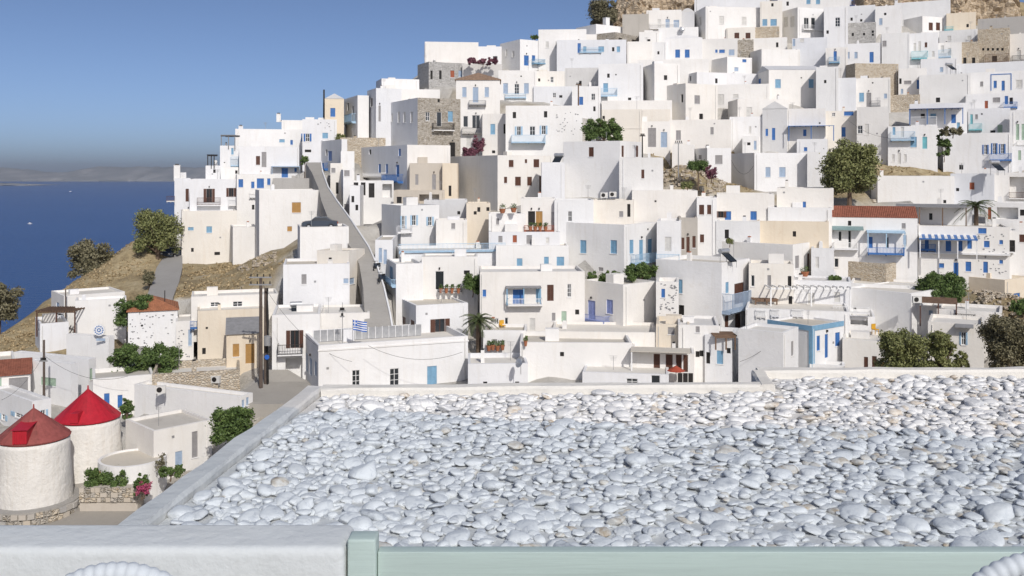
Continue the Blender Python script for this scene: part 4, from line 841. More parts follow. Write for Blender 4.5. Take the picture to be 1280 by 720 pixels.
# the far shore
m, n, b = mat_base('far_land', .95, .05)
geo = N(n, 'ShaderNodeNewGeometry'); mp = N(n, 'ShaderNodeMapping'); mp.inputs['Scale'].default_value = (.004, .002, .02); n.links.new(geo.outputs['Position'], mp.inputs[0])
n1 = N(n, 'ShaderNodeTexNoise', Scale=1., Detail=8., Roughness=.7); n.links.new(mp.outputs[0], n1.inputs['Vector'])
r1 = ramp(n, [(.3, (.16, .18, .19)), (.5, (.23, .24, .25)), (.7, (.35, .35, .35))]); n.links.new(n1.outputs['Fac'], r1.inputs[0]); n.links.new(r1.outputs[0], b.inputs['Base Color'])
def far_ridge(name, label, pts, D0, D1, D2, seed):
    r = np.random.default_rng(seed); xs = np.arange(pts[0][0], pts[-1][0] + 1, 6.); ys = np.interp(xs, [p[0] for p in pts], [p[1] for p in pts])
    ys = ys + r.normal(0, .35, len(xs))
    V, Fc = [], []
    rows = [(D0, -1), (D0 + 40, .04), (D0 + (D1 - D0) * .25, .22), (D0 + (D1 - D0) * .5, .5), (D0 + (D1 - D0) * .75, .8), (D1, 1.), (D2, .3)]
    for (d, f_) in rows:
        for x, y in zip(xs, ys):
            top = CZ - (y - HY) / F * D1; jig = r.normal(0, .09) if 0 < f_ < 1 else 0
            V.append(((x - CX) / F * D1, d + (r.normal(0, 60) if 0 < f_ < 1 else 0), top * max(f_ + jig * 1.0, .02) if f_ > 0 else -2))
    nn = len(xs)
    for k in range(len(rows) - 1):
        for j in range(nn - 1): Fc.append((k * nn + j, k * nn + j + 1, (k + 1) * nn + j + 1, (k + 1) * nn + j))
    me = bpy.data.meshes.new(name); me.from_pydata(V, [], Fc); me.materials.append(MATS['far_land']); me.polygons.foreach_set('use_smooth', [True] * len(Fc))
    tag(link(name, me), label, 'island', kind='structure')
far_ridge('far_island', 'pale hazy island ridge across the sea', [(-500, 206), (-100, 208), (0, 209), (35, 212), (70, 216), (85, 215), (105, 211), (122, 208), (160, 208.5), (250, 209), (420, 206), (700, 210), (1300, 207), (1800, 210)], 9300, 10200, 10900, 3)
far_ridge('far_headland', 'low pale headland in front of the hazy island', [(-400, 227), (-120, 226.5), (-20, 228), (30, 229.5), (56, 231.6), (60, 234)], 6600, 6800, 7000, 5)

# castle rock and walls above the village
def crag(name, label, pts, D, seed, depth=14):
    """a rough stone face: outline points (column, top row), base row, built as a heightened grid with thickness"""
    r = np.random.default_rng(seed); x0, x1, yb = pts[0][0], pts[-1][0], 40
    xs = np.arange(x0, x1 + 1, 3.); tops = np.interp(xs, [p[0] for p in pts], [p[1] for p in pts]) + r.normal(0, .8, len(xs))
    rows = 16; V, Fc = [], []; nn = len(xs)
    for k in range(rows + 1):
        for x, yt in zip(xs, tops):
            y = yb + (yt - yb) * k / rows; p = P(x, y, D); off = 1.4 * math.sin(x * .09 + seed) + r.normal(0, .28) + 1.2 * k / rows
            V.append((p.x, p.y + off, p.z))
    for j in range(nn): V.append((V[rows * nn + j][0], V[rows * nn + j][1] + depth, V[rows * nn + j][2] - .5))
    for j in range(nn): V.append((V[j][0], V[j][1] + depth, V[j][2] - 4))
    for k in range(rows + 2):
        for j in range(nn - 1): Fc.append((k * nn + j, k * nn + j + 1, (k + 1) * nn + j + 1, (k + 1) * nn + j))
    for jj in (0, nn - 1): Fc.append(tuple(k * nn + jj for k in range(rows + 3)))
    me = bpy.data.meshes.new(name); me.from_pydata(V, [], Fc); me.materials.append(MATS['castle_rock'])
    tag(link(name, me), label, 'castle wall')
crag('castle_wall', 'brown castle rock face beside the skyline pine', [(768, 6), (774, -4), (782, -12), (800, -20), (830, -24), (880, -26), (905, -22)], 189, 2)
crag('castle_wall', 'long brown castle wall over the right end of the village', [(1085, -10), (1110, -20), (1180, -30), (1240, -32), (1268, -30), (1273, -22), (1275, -6), (1277, 12), (1280, 22)], 186, 4)

# the lane and the other paved ways
def way(name, label, pts, wid, mat='street', kerb=None):
    mb_ = MB(); L_, R_ = [], []
    for (x0, x1, y, d) in pts:
        a, b2 = P(x0, y, d), P(x1, y, d); L_.append(a); R_.append(b2)
    rnd = random.Random(5); dn = Vector((0, 0, 3.0)); mb_.quad(L_[0] - dn, R_[0] - dn, R_[0], L_[0])
    for k in range(len(L_) - 1):
        sub = max(4, int((L_[k + 1] - L_[k]).length / .55)) if name == 'lane' else 6
        for q_ in range(sub):
            f0, f1 = q_ / sub, (q_ + 1) / sub
            a, b2, c, d = L_[k].lerp(L_[k + 1], f0), R_[k].lerp(R_[k + 1], f0), R_[k].lerp(R_[k + 1], f1), L_[k].lerp(L_[k + 1], f1)
            if name == 'lane':
                mb_.mi = 0; lift = Vector((0, 0, .012 + rnd.uniform(0, .015))); mb_.quad(a + lift, b2 + lift, c, d); mb_.quad(a - lift, b2 - lift, b2 + lift, a + lift); mb_.mi = 0
            else: mb_.quad(a, b2, c, d)
            mb_.quad(a - Vector((0, 0, 2.5)), a, d, d - Vector((0, 0, 2.5))); mb_.quad(b2, b2 - Vector((0, 0, 2.5)), c - Vector((0, 0, 2.5)), c)
    if name == 'lane':
        mb_.mi = 3
        for k in range(len(R_) - 1):
            p, q_ = R_[k], R_[k + 1]; up = Vector((0, 0, .2)); sx = Vector((.16, 0, 0)); mb_.quad(p - sx, q_ - sx, q_ - sx + up, p - sx + up).quad(p - sx + up, q_ - sx + up, q_ + up, p + up).quad(p - sx, p - sx + up, p + up, p)
    tag(mb_.build(name, [mat, 'cement', 'roofing', 'pale'] if name == 'lane' else mat), label, 'street', kind='structure')
way('lane', 'steep grey concrete lane climbing between the houses', [(454, 494, 425, 90.5), (456, 489, 395, 93.5), (454, 481, 360, 98), (449, 471, 330, 102), (439, 462, 310, 106), (411, 439, 275, 115), (402, 422, 252, 121.5), (398, 411, 235, 127), (390, 404, 216, 135), (382, 402, 203, 140)], 3)
way('road', 'grey road running under the cliff-side tree', [(170, 214, 392, 105), (183, 216, 372, 109.5), (190, 224, 352, 118), (196, 228, 334, 126), (204, 228, 322, 132), (212, 228, 314, 138)], 3)
way('mill_road', 'paved yard in front of the windmills', [(-80, 300, 695, 64), (-80, 330, 658, 69), (-80, 330, 628, 73), (60, 330, 588, 77)], 3)
way('plaza', 'grey paved corner by the shop entrance', [(300, 400, 505, 82), (300, 400, 490, 85), (322, 385, 477, 87.5), (326, 360, 462, 89)], 3)
# stepped alley beside the rubble house
st = MB()
for k in range(16):
    f_ = k / 15; a = P(130 + 26 * f_, 480 - 50 * f_, 90 + 12 * f_); wd = 2.2
    st.box(a.x, a.x + wd, a.y, a.y + .9, a.z - 1.5, a.z)
tag(st.build('stair_alley', 'street'), 'stepped grey alley climbing beside the rubble house', 'steps', kind='structure')
# ---------------------------------------------------------------- windmills
def mill(label, pxc, yb, yeave, yapex, rt_px, rb_px, D, mat, dormer, finial=True):
    c = P(pxc, yb, D); e = empty('windmill', c); tag(e, label, 'windmill', 'windmills')
    rt, rb_ = rt_px / F * D, rb_px / F * D; h = (yb - yeave) / F * D; ha = (yb - yapex) / F * D
    m_ = MB(); n_ = 48; rws = 22
    rr = np.random.default_rng(int(pxc))
    ph = rr.uniform(0, 6, 6)
    for k in range(rws + 1):
        f_ = k / rws; r0 = rb_ + (rt - rb_) * f_ ** .8
        for j in range(n_):
            t = 2 * math.pi * j / n_; wob = .018 * math.sin(3 * t + ph[0] + f_ * 5) + .016 * math.sin(7 * t + ph[1] - f_ * 9) + rr.normal(0, .009)
            m_.v.append(((r0 + wob) * math.cos(t), (r0 + wob) * math.sin(t), -2.0 + (h + 1.72) * f_))
    for k in range(rws):
        for j in range(n_): m_.f.append((k * n_ + j, k * n_ + (j + 1) % n_, (k + 1) * n_ + (j + 1) % n_, (k + 1) * n_ + j)); m_.m.append(0)
    m_.f.append(tuple(rws * n_ + j for j in range(n_))); m_.m.append(0)
    m_.build('tower', 'mill_plaster', e, smooth=True)
    # roof: lapped boards, each a sector with its own little step
    nb = 26; ro = rt * 1.03; roofo = MB().tube([(0, 0, ha - .2), (0, 0, ha + .35)], [.09, .05], 8).build('finial', mat, e)
    rc_ = MB().lathe([(ro * .97, h - .22), (ro * .98, h - .05), (.05, ha - .02)], 32); ro_o = rc_.build('roof', mat, e)
    for k in range(nb):
        t0, t1 = 2 * math.pi * (k + .02) / nb, 2 * math.pi * (k + .98) / nb; lift = .03 + random.uniform(0, .025); drop = random.uniform(0, .06)
        pb = MB(); zb_ = h - .12 - drop
        a = Vector((ro * math.cos(t0), ro * math.sin(t0), zb_)); b2 = Vector((ro * math.cos(t1), ro * math.sin(t1), zb_))
        tp0 = Vector((.07 * math.cos(t0), .07 * math.sin(t0), ha)); tp1 = Vector((.07 * math.cos(t1), .07 * math.sin(t1), ha)); up = Vector((0, 0, lift))
        pb.quad(a + up, b2 + up, tp1 + up, tp0 + up).quad(a, b2, b2 + up, a + up).quad(a, a + up, tp0 + up, tp0).quad(b2, tp1, tp1 + up, b2 + up)
        pb.build('board', random.choice((mat, mat, mat + '_b')), ro_o)
    if dormer is not None:
        t = R(dormer); M_ = Matrix.Rotation(t, 4, 'Z'); w_ = .5; d_ = MB()
        d_.box(ro * .45, ro * 1.0, -w_, w_, h + .03, h + .98, M_)
        do = d_.build('dormer', 'millred', e)
        for k in range(6):
            y0 = -w_ + 2 * w_ * k / 6
            MB().box(ro * 1.001, ro * 1.001 + .03, y0 + .02, y0 + 2 * w_ / 6 - .02, h - .02, h + 1.0, M_).build('plank', 'millred', do)
        MB().quad(*[M_ @ Vector(p) for p in ((ro * .3, -w_ - .1, h + 1.2), (ro * 1.06, -w_ - .1, h + 1.01), (ro * 1.06, w_ + .1, h + 1.01), (ro * .3, w_ + .1, h + 1.2))]).build('dormer_roof', 'millred', do)
    return e, c, rt, rb_, h
e1, c1, rt1, rb1, h1 = mill('whitewashed windmill with a faded rusty red cone roof and brighter dormer', 42, 622, 543, 511, 42, 47, 72, 'millred_old', -84)
e2, c2, rt2, rb2, h2 = mill('whitewashed windmill with a bright crimson cone roof', 110, 592, 519, 487, 37.5, 45, 78, 'millred', None)
MB().box(-.3, .3, -rt2 - .06, -rt2 + 1.2, h2 + .0, h2 + .75).build('hatch', 'millred', e2)
# stone ring at the foot of the faded mill
fr = empty('stone_platform', c1 + Vector((0, 0, -1.1))); tag(fr, 'round stone platform under the faded red windmill', 'platform')
MB().lathe([(rb1 + .5, -1.0), (rb1 + .45, 1.05), (rb1 - .1, 1.1)], 40).build('core', 'street', fr)
for row in range(3):
    nst = 38
    for k in range(nst):
        t0 = 2 * math.pi * (k + .5 * (row % 2)) / nst
        if math.sin(t0) > .45: continue
        da = math.pi / nst * random.uniform(.86, .96); z0 = -.35 + row * .46; hh = random.uniform(.36, .42); r0 = rb1 + .46; r1 = r0 + random.uniform(.10, .2)
        s_ = MB(); pts = [(r0, t0 - da), (r1, t0 - da * .85), (r1, t0 + da * .85), (r0, t0 + da)]
        lo = [(r_ * math.cos(t_), r_ * math.sin(t_), z0 + random.uniform(0, .04)) for r_, t_ in pts]; hi = [(p[0], p[1], z0 + hh) for p in lo]
        s_.quad(*hi).quad(lo[0], lo[1], hi[1], hi[0]).quad(lo[1], lo[2], hi[2], hi[1]).quad(lo[2], lo[3], hi[3], hi[2])
        s_.build('stone', random.choice(('creamstone', 'stone', 'taupe', 'cement')), fr)
# low planter wall with stones, and rounded annex between the mills and the L-shaped house
pl = P(135, 622, 71.5); e = empty('planter_wall', pl); tag(e, 'low rubble planter wall holding the round bush by the windmills', 'planter')
MB().box(-2.1, 2.2, 0, 1.9, -1.2, .75).build('core', 'taupe', e)
for row in range(3):
    x = -2.1
    while x < 2.0:
        w_ = random.uniform(.28, .55); MB().box(x + .015, x + w_ - .015, -.1 - random.uniform(0, .07), 0, -.3 + row * .36, .04 + row * .36 + random.uniform(-.02, .02)).build('stone', random.choice(('creamstone', 'stone', 'taupe')), e); x += w_
an = P(158, 606, 73.5); e = empty('round_annex', an); tag(e, 'low rounded white annex wall beside the crimson windmill', 'annex')
MB().lathe([(2.55, -1.5), (2.5, 1.75), (2.3, 1.77), (2.3, 1.6)], 40, (0, 1.2, 0)).build('wall', 'white', e, smooth=False)
MB().lathe([(2.31, 1.62), (.01, 1.65)], 40, (0, 1.2, 0)).build('roof', 'roofing', e)
MB().box(-1.95, -1.7, -.75, -.45, .4, 1.2).build('meter_box', 'rust', e)

# ---------------------------------------------------------------- vegetation
def leaves(lumps, n, size, rr, flat=.0):
    c = np.array([l[:3] for l in lumps]); rad = np.array([l[3] for l in lumps]); wt = rad ** 2; idx = rr.choice(len(lumps), n, p=wt / wt.sum())
    d = rr.normal(0, 1, (n, 3)); d /= np.linalg.norm(d, axis=1)[:, None]; r_ = rad[idx] * (1 - .6 * rr.random(n) ** 1.7) * (1 + .16 * rr.normal(0, 1, n))
    p = c[idx] + d * r_[:, None] * np.array([1, 1, .85])
    a = rr.normal(0, 1, (n, 3)) + d * .2; a /= np.linalg.norm(a, axis=1)[:, None]; b_ = np.cross(a, d + rr.normal(0, .6, (n, 3))); b_ /= np.linalg.norm(b_, axis=1)[:, None] + 1e-9
    s = size * rr.uniform(.6, 1.3, n)[:, None]
    V = np.stack([p - a * s, p - b_ * s * .5, p + a * s, p + b_ * s * .5], 1).reshape(-1, 3)
    Fc = np.arange(n * 4).reshape(-1, 4)
    return V, Fc
def leafmesh(name, V, Fc, mat):
    me = bpy.data.meshes.new(name); me.from_pydata(V.tolist(), [], Fc.tolist()); me.materials.append(MATS[mat]); return me
def tree(label, x0, x1, y0, y1, yb, D, mat='leaf', n=5000, size=.2, lump=9, cat='tree', name='tree', seed=1, trunk=.16, bark='bark', core=.62, group=None, tx=None):
    rr = np.random.default_rng(seed); xm = (x0 + x1) / 2
    c = P(xm if tx is None else tx, yb, D); g = ground(c.x, c.y)
    e = empty(name, c); tag(e, label, cat, group)
    if cat != 'tree': y1 = yb; trunk = min(trunk, .05)
    else: y1 = min(yb, y1 + .1 * (y1 - y0)); trunk = min(trunk, .035 * (yb - y0) / F * D)
    w_ = (x1 - x0) / F * D / 2; top = (yb - y0) / F * D; bot = (yb - y1) / F * D; h_ = (top - bot) / 2
    cx0 = (xm - (xm if tx is None else tx)) / F * D
    lumps = []; dy = min(w_, h_ * 1.3); mn = min(w_, h_)
    for k in range(int(lump * 3)):
        v_ = rr.normal(0, 1, 3); v_ /= np.linalg.norm(v_); v_ = np.sign(v_) * np.abs(v_) ** .5; v_ *= rr.uniform(.3, 1) ** .5
        lr = mn * rr.uniform(.16, .34)
        lumps.append((cx0 + v_[0] * (w_ - lr * .7), v_[1] * dy * .75, bot + h_ + v_[2] * (h_ - lr * .7), lr))
    for sx in (-.5, 0, .5): lumps.append((cx0 + sx * (w_ - mn * .5) * 1.6, 0, bot + h_, mn * core * rr.uniform(.75, 1)))
    lumps.append((cx0, 0, bot + h_, min(w_, h_) * core))
    V, Fc = leaves(lumps, int(n * 1.8), size * .68, rr)
    # stray sprigs beyond the outline
    V2, F2 = leaves([(l[0], l[1], l[2], l[3] * 1.22) for l in lumps], n // 5, size * .62, rr)
    V = np.concatenate([V, V2]); Fc = np.concatenate([Fc, F2 + len(V) - len(V2)])
    link('crown', leafmesh('crown', V, Fc, mat), e)
    t = MB(); low = (max(min(0, g - c.z), -1.2) - .3) if cat == 'tree' else -.3
    t.tube([(0, 0, low), (.05, 0, bot * .5 + .1), (cx0 * .5, 0, bot + h_ * .4), (cx0, 0, bot + h_)], [trunk * 1.3, trunk, trunk * .8, trunk * .4], 7)
    for l in lumps[:8]: t.tube([(cx0 * .3, 0, bot + h_ * .2), ((l[0] + cx0 * .3) * .5, l[1] * .4, (l[2] + bot + h_ * .2) * .5), l[:3]], [trunk * .55, trunk * .4, trunk * .15], 5)
    t.build('trunk', bark, e)
    return e
tree('dark green tree growing beside the red hipped roof house', 146, 192, 367, 406, 415, 103, 'leaf', 5000, .2, 10, seed=2)
tree('wide dark bush in front of the rubble house', 133, 232, 428, 474, 476, 92, 'leaf', 9000, .2, 16, cat='bush', name='bush', seed=3, core=.5)
tree('sparse-topped tree on the road edge over the sea', 168, 226, 261, 316, 338, 131, 'leaf_olive', 5500, .26, 11, seed=4, trunk=.3)
tree('low dark tree leaning on the ridge above the sea', 86, 146, 295, 348, 354, 131, 'leaf_dry', 5200, .28, 10, seed=5, tx=110)
tree('brownish tree on the dry slope edge by the frame of the sea', -26, 24, 352, 398, 404, 117, 'leaf_dry', 3500, .26, 8, seed=6)
tree('small reddish shrub at the roadside', 178, 194, 336, 357, 359, 116, 'leaf_dry', 900, .16, 5, cat='bush', name='bush', seed=7, trunk=.06)
tree('bushy green tree beside the pebble roof and paved yard', 264, 316, 506, 552, 562, 74, 'leaf', 6000, .17, 11, seed=8)
tree('small dark tree behind the crimson windmill', 150, 168, 495, 522, 528, 82, 'leaf', 1600, .14, 6, seed=9)
tree('round clipped bush on the planter wall by the windmills', 107, 166, 582, 612, 613, 72.5, 'leaf', 7000, .14, 12, cat='bush', name='bush', seed=10, core=.7)
tree('leafy green shrub at the planter end', 166, 188, 592, 616, 620, 71, 'leaf', 1800, .12, 6, cat='bush', name='bush', seed=11)
tree('pink flowering shrub in a pot by the planter', 170, 190, 602, 614, 618, 70.5, 'leaf_rose', 500, .1, 4, cat='plant', name='flowering_shrub', seed=12, trunk=.05)
tree('low hedge below the blue-framed door of the L-shaped house', 195, 231, 581, 594, 597, 72.5, 'leaf', 2200, .12, 9, cat='hedge', name='hedge', seed=13, trunk=.05)
tree('green bush on the terrace beside the dark glazed door', 578, 604, 341, 366, 368, 97, 'leaf', 2600, .16, 7, cat='bush', name='bush', seed=14)
tree('gnarled dark tree with a wide low crown before the light blue shutters', 731, 780, 338, 355, 362, 100, 'leaf', 3600, .17, 10, seed=15)
tree('rounder gnarled dark tree before the light blue shutters', 779, 821, 327, 350, 362, 99.6, 'leaf', 3600, .17, 9, seed=16)
tree('dark green tree behind the big blank white house', 727, 782, 146, 176, 184, 126, 'leaf', 5000, .22, 10, seed=17)
tree('windswept dark pine at the foot of the castle rock', 735, 774, -2, 30, 36, 186, 'leaf_dry', 4600, .3, 9, seed=18, trunk=.3)
tree('small round-topped tree in the rubble lot', 859, 886, 198, 214, 223, 116, 'leaf', 2600, .15, 6, seed=19, core=.8)
tree('purple flowering shrub in the rubble lot', 881, 897, 206, 224, 226, 115, 'leaf_pink', 900, .15, 5, cat='plant', name='flowering_shrub', seed=20)
tree('green weeds clump at the edge of the rubble lot', 850, 868, 225, 236, 237, 114, 'leaf_olive', 900, .14, 5, cat='plant', name='weeds', seed=21, trunk=.05)
tree('big dense olive-green tree rising above the village houses', 1029, 1094, 170, 242, 248, 115, 'leaf_olive', 12000, .25, 18, seed=22, trunk=.35, core=.75)
tree('dark climbing shrub beside the blue porch house', 1172, 1188, 158, 186, 200, 122, 'leaf', 1600, .2, 5, cat='bush', name='bush', seed=23)
tree('dark trailing shrub on the white parapet below the blue porch', 1176, 1206, 157, 168, 170, 121, 'leaf_dry', 1200, .2, 6, cat='bush', name='bush', seed=24)
tree('large round green bush next to the stony slope', 1145, 1207, 337, 374, 378, 99, 'leaf', 9000, .18, 14, cat='bush', name='bush', seed=25, core=.72)
tree('twin-crowned tree beside the brown doors, bushier stem', 1097, 1160, 411, 466, 472, 79, 'leaf_olive', 7500, .17, 14, seed=26, core=.55)
tree('twin-crowned tree beside the brown doors, upright stem', 1157, 1195, 406, 466, 472, 80, 'leaf_olive', 6000, .17, 12, seed=27, core=.55)
tree('thin sapling beside the twin-crowned trees', 1192, 1210, 435, 466, 472, 81, 'leaf_olive', 1500, .15, 6, seed=28)
tree('tall feathery dusty tree beyond the twin-crowned trees', 1230, 1298, 388, 466, 474, 79, 'leaf_dry', 11000, .17, 18, seed=29, core=.6)
tree('dark bush on the stony slope below the cream house', 1262, 1296, 373, 392, 396, 93, 'leaf', 2600, .17, 7, cat='bush', name='bush', seed=30)
tree('crimson bougainvillea spilling over the skyline terrace', 581, 626, 71, 80, 82, 158, 'leaf_pink', 1700, .24, 10, cat='bougainvillea', name='bougainvillea', seed=31, trunk=.06)
tree('pink bougainvillea under the iron balcony', 590, 606, 168, 190, 194, 133, 'leaf_pink', 1200, .22, 6, cat='bougainvillea', name='bougainvillea', seed=32, trunk=.06)
tree('rounder pink bougainvillea by the taupe houses', 577, 596, 183, 200, 203, 131, 'leaf_pink', 1200, .22, 6, cat='bougainvillea', name='bougainvillea', seed=33, trunk=.06)
tree('green shrub by the white house at the lane top', 419, 432, 166, 175, 178, 143, 'leaf_olive', 600, .2, 4, cat='bush', name='bush', seed=34, trunk=.05)
tree('small dark tree at the top of the lane', 376, 386, 193, 206, 210, 143, 'leaf', 600, .2, 4, seed=35, trunk=.06)
tree('potted shrub on the roof beside the solar tank', 907, 917, 296, 304, 306, 105, 'leaf_olive', 400, .14, 3, cat='plant', name='shrub', seed=36, trunk=.04)
tree('spiky green shrub above the slatted pergola', 1035, 1053, 343, 351, 353, 99.5, 'leaf', 800, .16, 6, cat='bush', name='bush', seed=37, trunk=.05)
tree('dark hedge line on the skyline roof', 662, 674, 43, 49, 50, 166, 'leaf', 500, .2, 4, cat='bush', name='bush', seed=38, trunk=.05)
tree('bare thorny shrub against the L-shaped house', 193, 208, 566, 582, 592, 73, 'leaf_dry', 260, .1, 6, cat='bush', name='bush', seed=39, trunk=.04)
def palm(label, px, yb, ytop, rx, D, seed):
    rr = np.random.default_rng(seed); c = P(px, yb, D); e = empty('palm_tree', c); tag(e, label, 'palm')
    h_ = (yb - ytop) / F * D * .55; r_ = rx / F * D
    t = MB(); t.tube([(0, 0, -1.5), (.04, 0, h_ * .5), (0, 0, h_)], [.26, .22, .24], 9)
    for k in range(14): z = h_ * k / 14; t.tube([(.0, 0, z), (0, 0, z + .07)], [.27, .23], 9)
    t.build('trunk', 'bark', e)
    for k in range(34):
        az = k * 2.4 + rr.uniform(-.3, .3); el = rr.uniform(-.25, 1.35); L_ = r_ * rr.uniform(.85, 1.2); m_ = MB(); pts = []
        for q_ in range(8):
            f_ = q_ / 7; out = L_ * f_ * math.cos(el * (1 - .5 * f_)); z = h_ + L_ * (math.sin(el) * f_ - .65 * f_ * f_)
            pts.append(Vector((out * math.cos(az), out * math.sin(az), z)))
        m_.tube(pts, [.035, .03, .03, .025, .02, .02, .015, .008], 4)
        side = Vector((-math.sin(az), math.cos(az), 0))
        for q_ in range(22):
            f_ = .12 + .88 * q_ / 22; i = min(6, int(f_ * 7)); p = pts[i].lerp(pts[i + 1], f_ * 7 - i); d = (pts[i + 1] - pts[i]).normalized(); ln = .42 * (1 - .55 * abs(f_ - .4))
            for s_ in (-1, 1):
                tip = p + (side * s_ * .75 + d * .55 + Vector((0, 0, -.25))) * ln
                m_.quad(p - d * .035, p + d * .035, tip)
        m_.build('frond', 'leaf_palm', e)
palm('date palm standing beside the wide porch roof', 1220, 281, 239, 25, 110, 3)
palm('bushy date palm between the white houses near the brown shutters', 598, 428, 379, 23, 91.5, 4)

# ---------------------------------------------------------------- poles, wires and street things
def pole(label, px, yb, yt, D, mat='polewood', r0=.14, arms=(), name='utility_pole', extras=None):
    c = P(px, yb, D); h_ = (yb - yt) / F * D; e = empty(name, c); tag(e, label, 'pole')
    MB().tube([(0, 0, -1.5), (0, 0, h_)], [r0, r0 * .72], 8).build('post', mat, e)
    for (z, w_) in arms:
        a = MB().box(-w_, w_, -.17, -.07, h_ - z, h_ - z + .12).build('crossarm', mat if mat != 'polewood' else 'greymetal', e)
        for k in range(4):
            x = -w_ + .15 + (2 * w_ - .3) * k / 3; MB().lathe([(.05, 0), (.07, .08), (.04, .12), (.07, .2), (.02, .24)], 8, (x, -.12, h_ - z + .12), cap=True).build('insulator', 'dark', a)
    return e, c, h_
e, c, h_ = pole('twin wooden utility pole carrying crossarms and a transformer, stouter post', 326, 495, 346, 86, 'polewood', .19, [(.1, 1.0), (.75, 1.0)])
MB().lathe([(.02, 0), (.3, .03), (.3, .85), (.02, .95)], 14, (.55, .1, h_ * .42)).build('transformer', 'greymetal', e)
e, c, h_ = pole('twin wooden utility pole wound with cables beside the transformer pole', 332, 492, 360, 87, 'polewood', .18)
for k in range(3): MB().tube([(.2 + .05 * math.sin(q_ * 1.3 + k), -.1 * k, h_ * q_ / 9) for q_ in range(10)], .06, 5).build('cable', 'dark', e)
MB().tube([(.18, -.2, h_ * .35), (.18, -.26, h_ * .35)], .22, 16).build('round_sign', 'flagblue', e)
pole('slim wooden pole before the white block with light green shutters', 55, 500, 425, 85.5, 'polewood', .13, [(1.9, .35)])
pole('thin black pole on the skyline by the cream gabled house', 405, 150, 112, 150, 'iron', .18)
pole('brown street lamp pole beside the small blue door house', 723, 133, 106, 140, 'timber', .12, [(.05, .4)], name='lamp_post')
pole('dark street lamp over the rubble lot', 803, 196, 170, 121, 'iron', .1, [(.05, .35)], name='lamp_post')
pole('leaning lamp post in front of the white house above the rubble lot', 848, 208, 179, 119, 'greymetal', .08, [(.05, .5)], name='lamp_post')
pole('thin mast on the roof terrace by the flag', 428, 432, 378, 86, 'greymetal', .035, [(.8, .3), (1.3, .2)], name='antenna_mast')
pole('wooden stub pole on the dry slope by the reed pergola', 82, 392, 362, 107, 'polewood', .09)
pole('small pole by the red hipped roof', 206, 378, 363, 104, 'iron', .07)
def wire(a, b2, sag, label):
    pts = [a.lerp(b2, k / 12) - Vector((0, 0, sag * 4 * (k / 12) * (1 - k / 12))) for k in range(13)]
    base = pts[0]; o = empty('overhead_wire', base); tag(o, label, 'wire', 'overhead wires')
    MB().tube([p - base for p in pts], .014, 4).build('cable', 'dark', o)
wire(P(326, 352, 86), P(440, 452, 82.5), 1.4, 'thin black wire sagging from the twin poles to the long school-like house')
wire(P(54, 445, 85.4), P(2, 500, 80), .6, 'thin black wire from the slim pole towards the pale blue window house')
wire(P(56, 445, 85.4), P(160, 470, 85), 1.0, 'thin black wire from the slim pole to the blue shutter house')
wire(P(973, 420, 83.6), P(925, 452, 83.7), .3, 'black cable hanging across the white cube house wall')
wire(P(914, 200, 113), P(942, 207, 112), 1.3, 'black cable looping on the big grey side wall')
wire(P(1060, 150, 128), P(1110, 172, 118), .5, 'black wire strung over the big olive tree')
wire(P(460, 432, 82.5), P(578, 440, 82.5), .9, 'black cable drooping along the school-like facade')
# flag
fp = P(441, 437, 85.5); e = empty('flag_pole', fp); tag(e, 'blue and white striped flag on a pole over the roof terrace', 'flag')
MB().tube([(0, 0, -.5), (0, 0, 2.7)], .03, 6).build('mast', 'greymetal', e)
for k in range(9):
    s_ = MB(); z0 = 1.75 + k * .1
    for q_ in range(10):
        if k >= 4 and q_ < 3: continue
        f0, f1 = q_ / 10, (q_ + 1) / 10; yy = lambda f_: .09 * math.sin(f_ * 7); zz = lambda f_: -.2 * f_
        s_.quad((f0 * 1.25, yy(f0), z0 + zz(f0)), (f1 * 1.25, yy(f1), z0 + zz(f1)), (f1 * 1.25, yy(f1), z0 + .1 + zz(f1)), (f0 * 1.25, yy(f0), z0 + .1 + zz(f0)))
    s_.build('stripe', 'flagblue' if k % 2 == 0 else 'whitepaint', e)
for (x0, x1, z0, z1, mt, y) in ((0, .375, 2.15, 2.65, 'flagblue', 0), (.15, .225, 2.15, 2.65, 'whitepaint', -.012), (0, .375, 2.36, 2.44, 'whitepaint', -.014)):
    MB().quad((x0, y, z0), (x1, y + .04, z0 - .06), (x1, y + .04, z1 - .06), (x0, y, z1)).build('canton', mt, e)
# round painted sign
sp = P(124, 421, 97.4); e = empty('round_sign', sp); tag(e, 'round white sign with a blue wheel pattern on the roof edge', 'sign')
dd = MB().tube([(0, .05, .68), (0, -.05, .68)], .6, 28).build('board', 'whitepaint', e)
for k in range(12):
    t = k * math.pi / 6; MB().tube([(.4 * math.cos(t), -.055, .68 + .4 * math.sin(t)), (.4 * math.cos(t), -.07, .68 + .4 * math.sin(t))], .075, 8).build('blue_mark', 'blue', dd)
MB().tube([(0, -.055, .68), (0, -.07, .68)], .2, 14).build('blue_mark', 'blue', dd)
MB().tube([(0, -.065, .68), (0, -.075, .68)], .1, 14).build('white_mark', 'whitepaint', dd)
MB().box(-.3, -.24, .05, .1, -.1, .3).box(.24, .3, .05, .1, -.1, .3).build('stand', 'greymetal', e)
sg = P(126, 424.5, 97.3); MBo = MB().box(-.45, .45, -.04, .0, -.12, .12).build('name_board', 'steelblue', loc=sg); tag(MBo, 'small grey-blue name board under the round sign', 'sign')
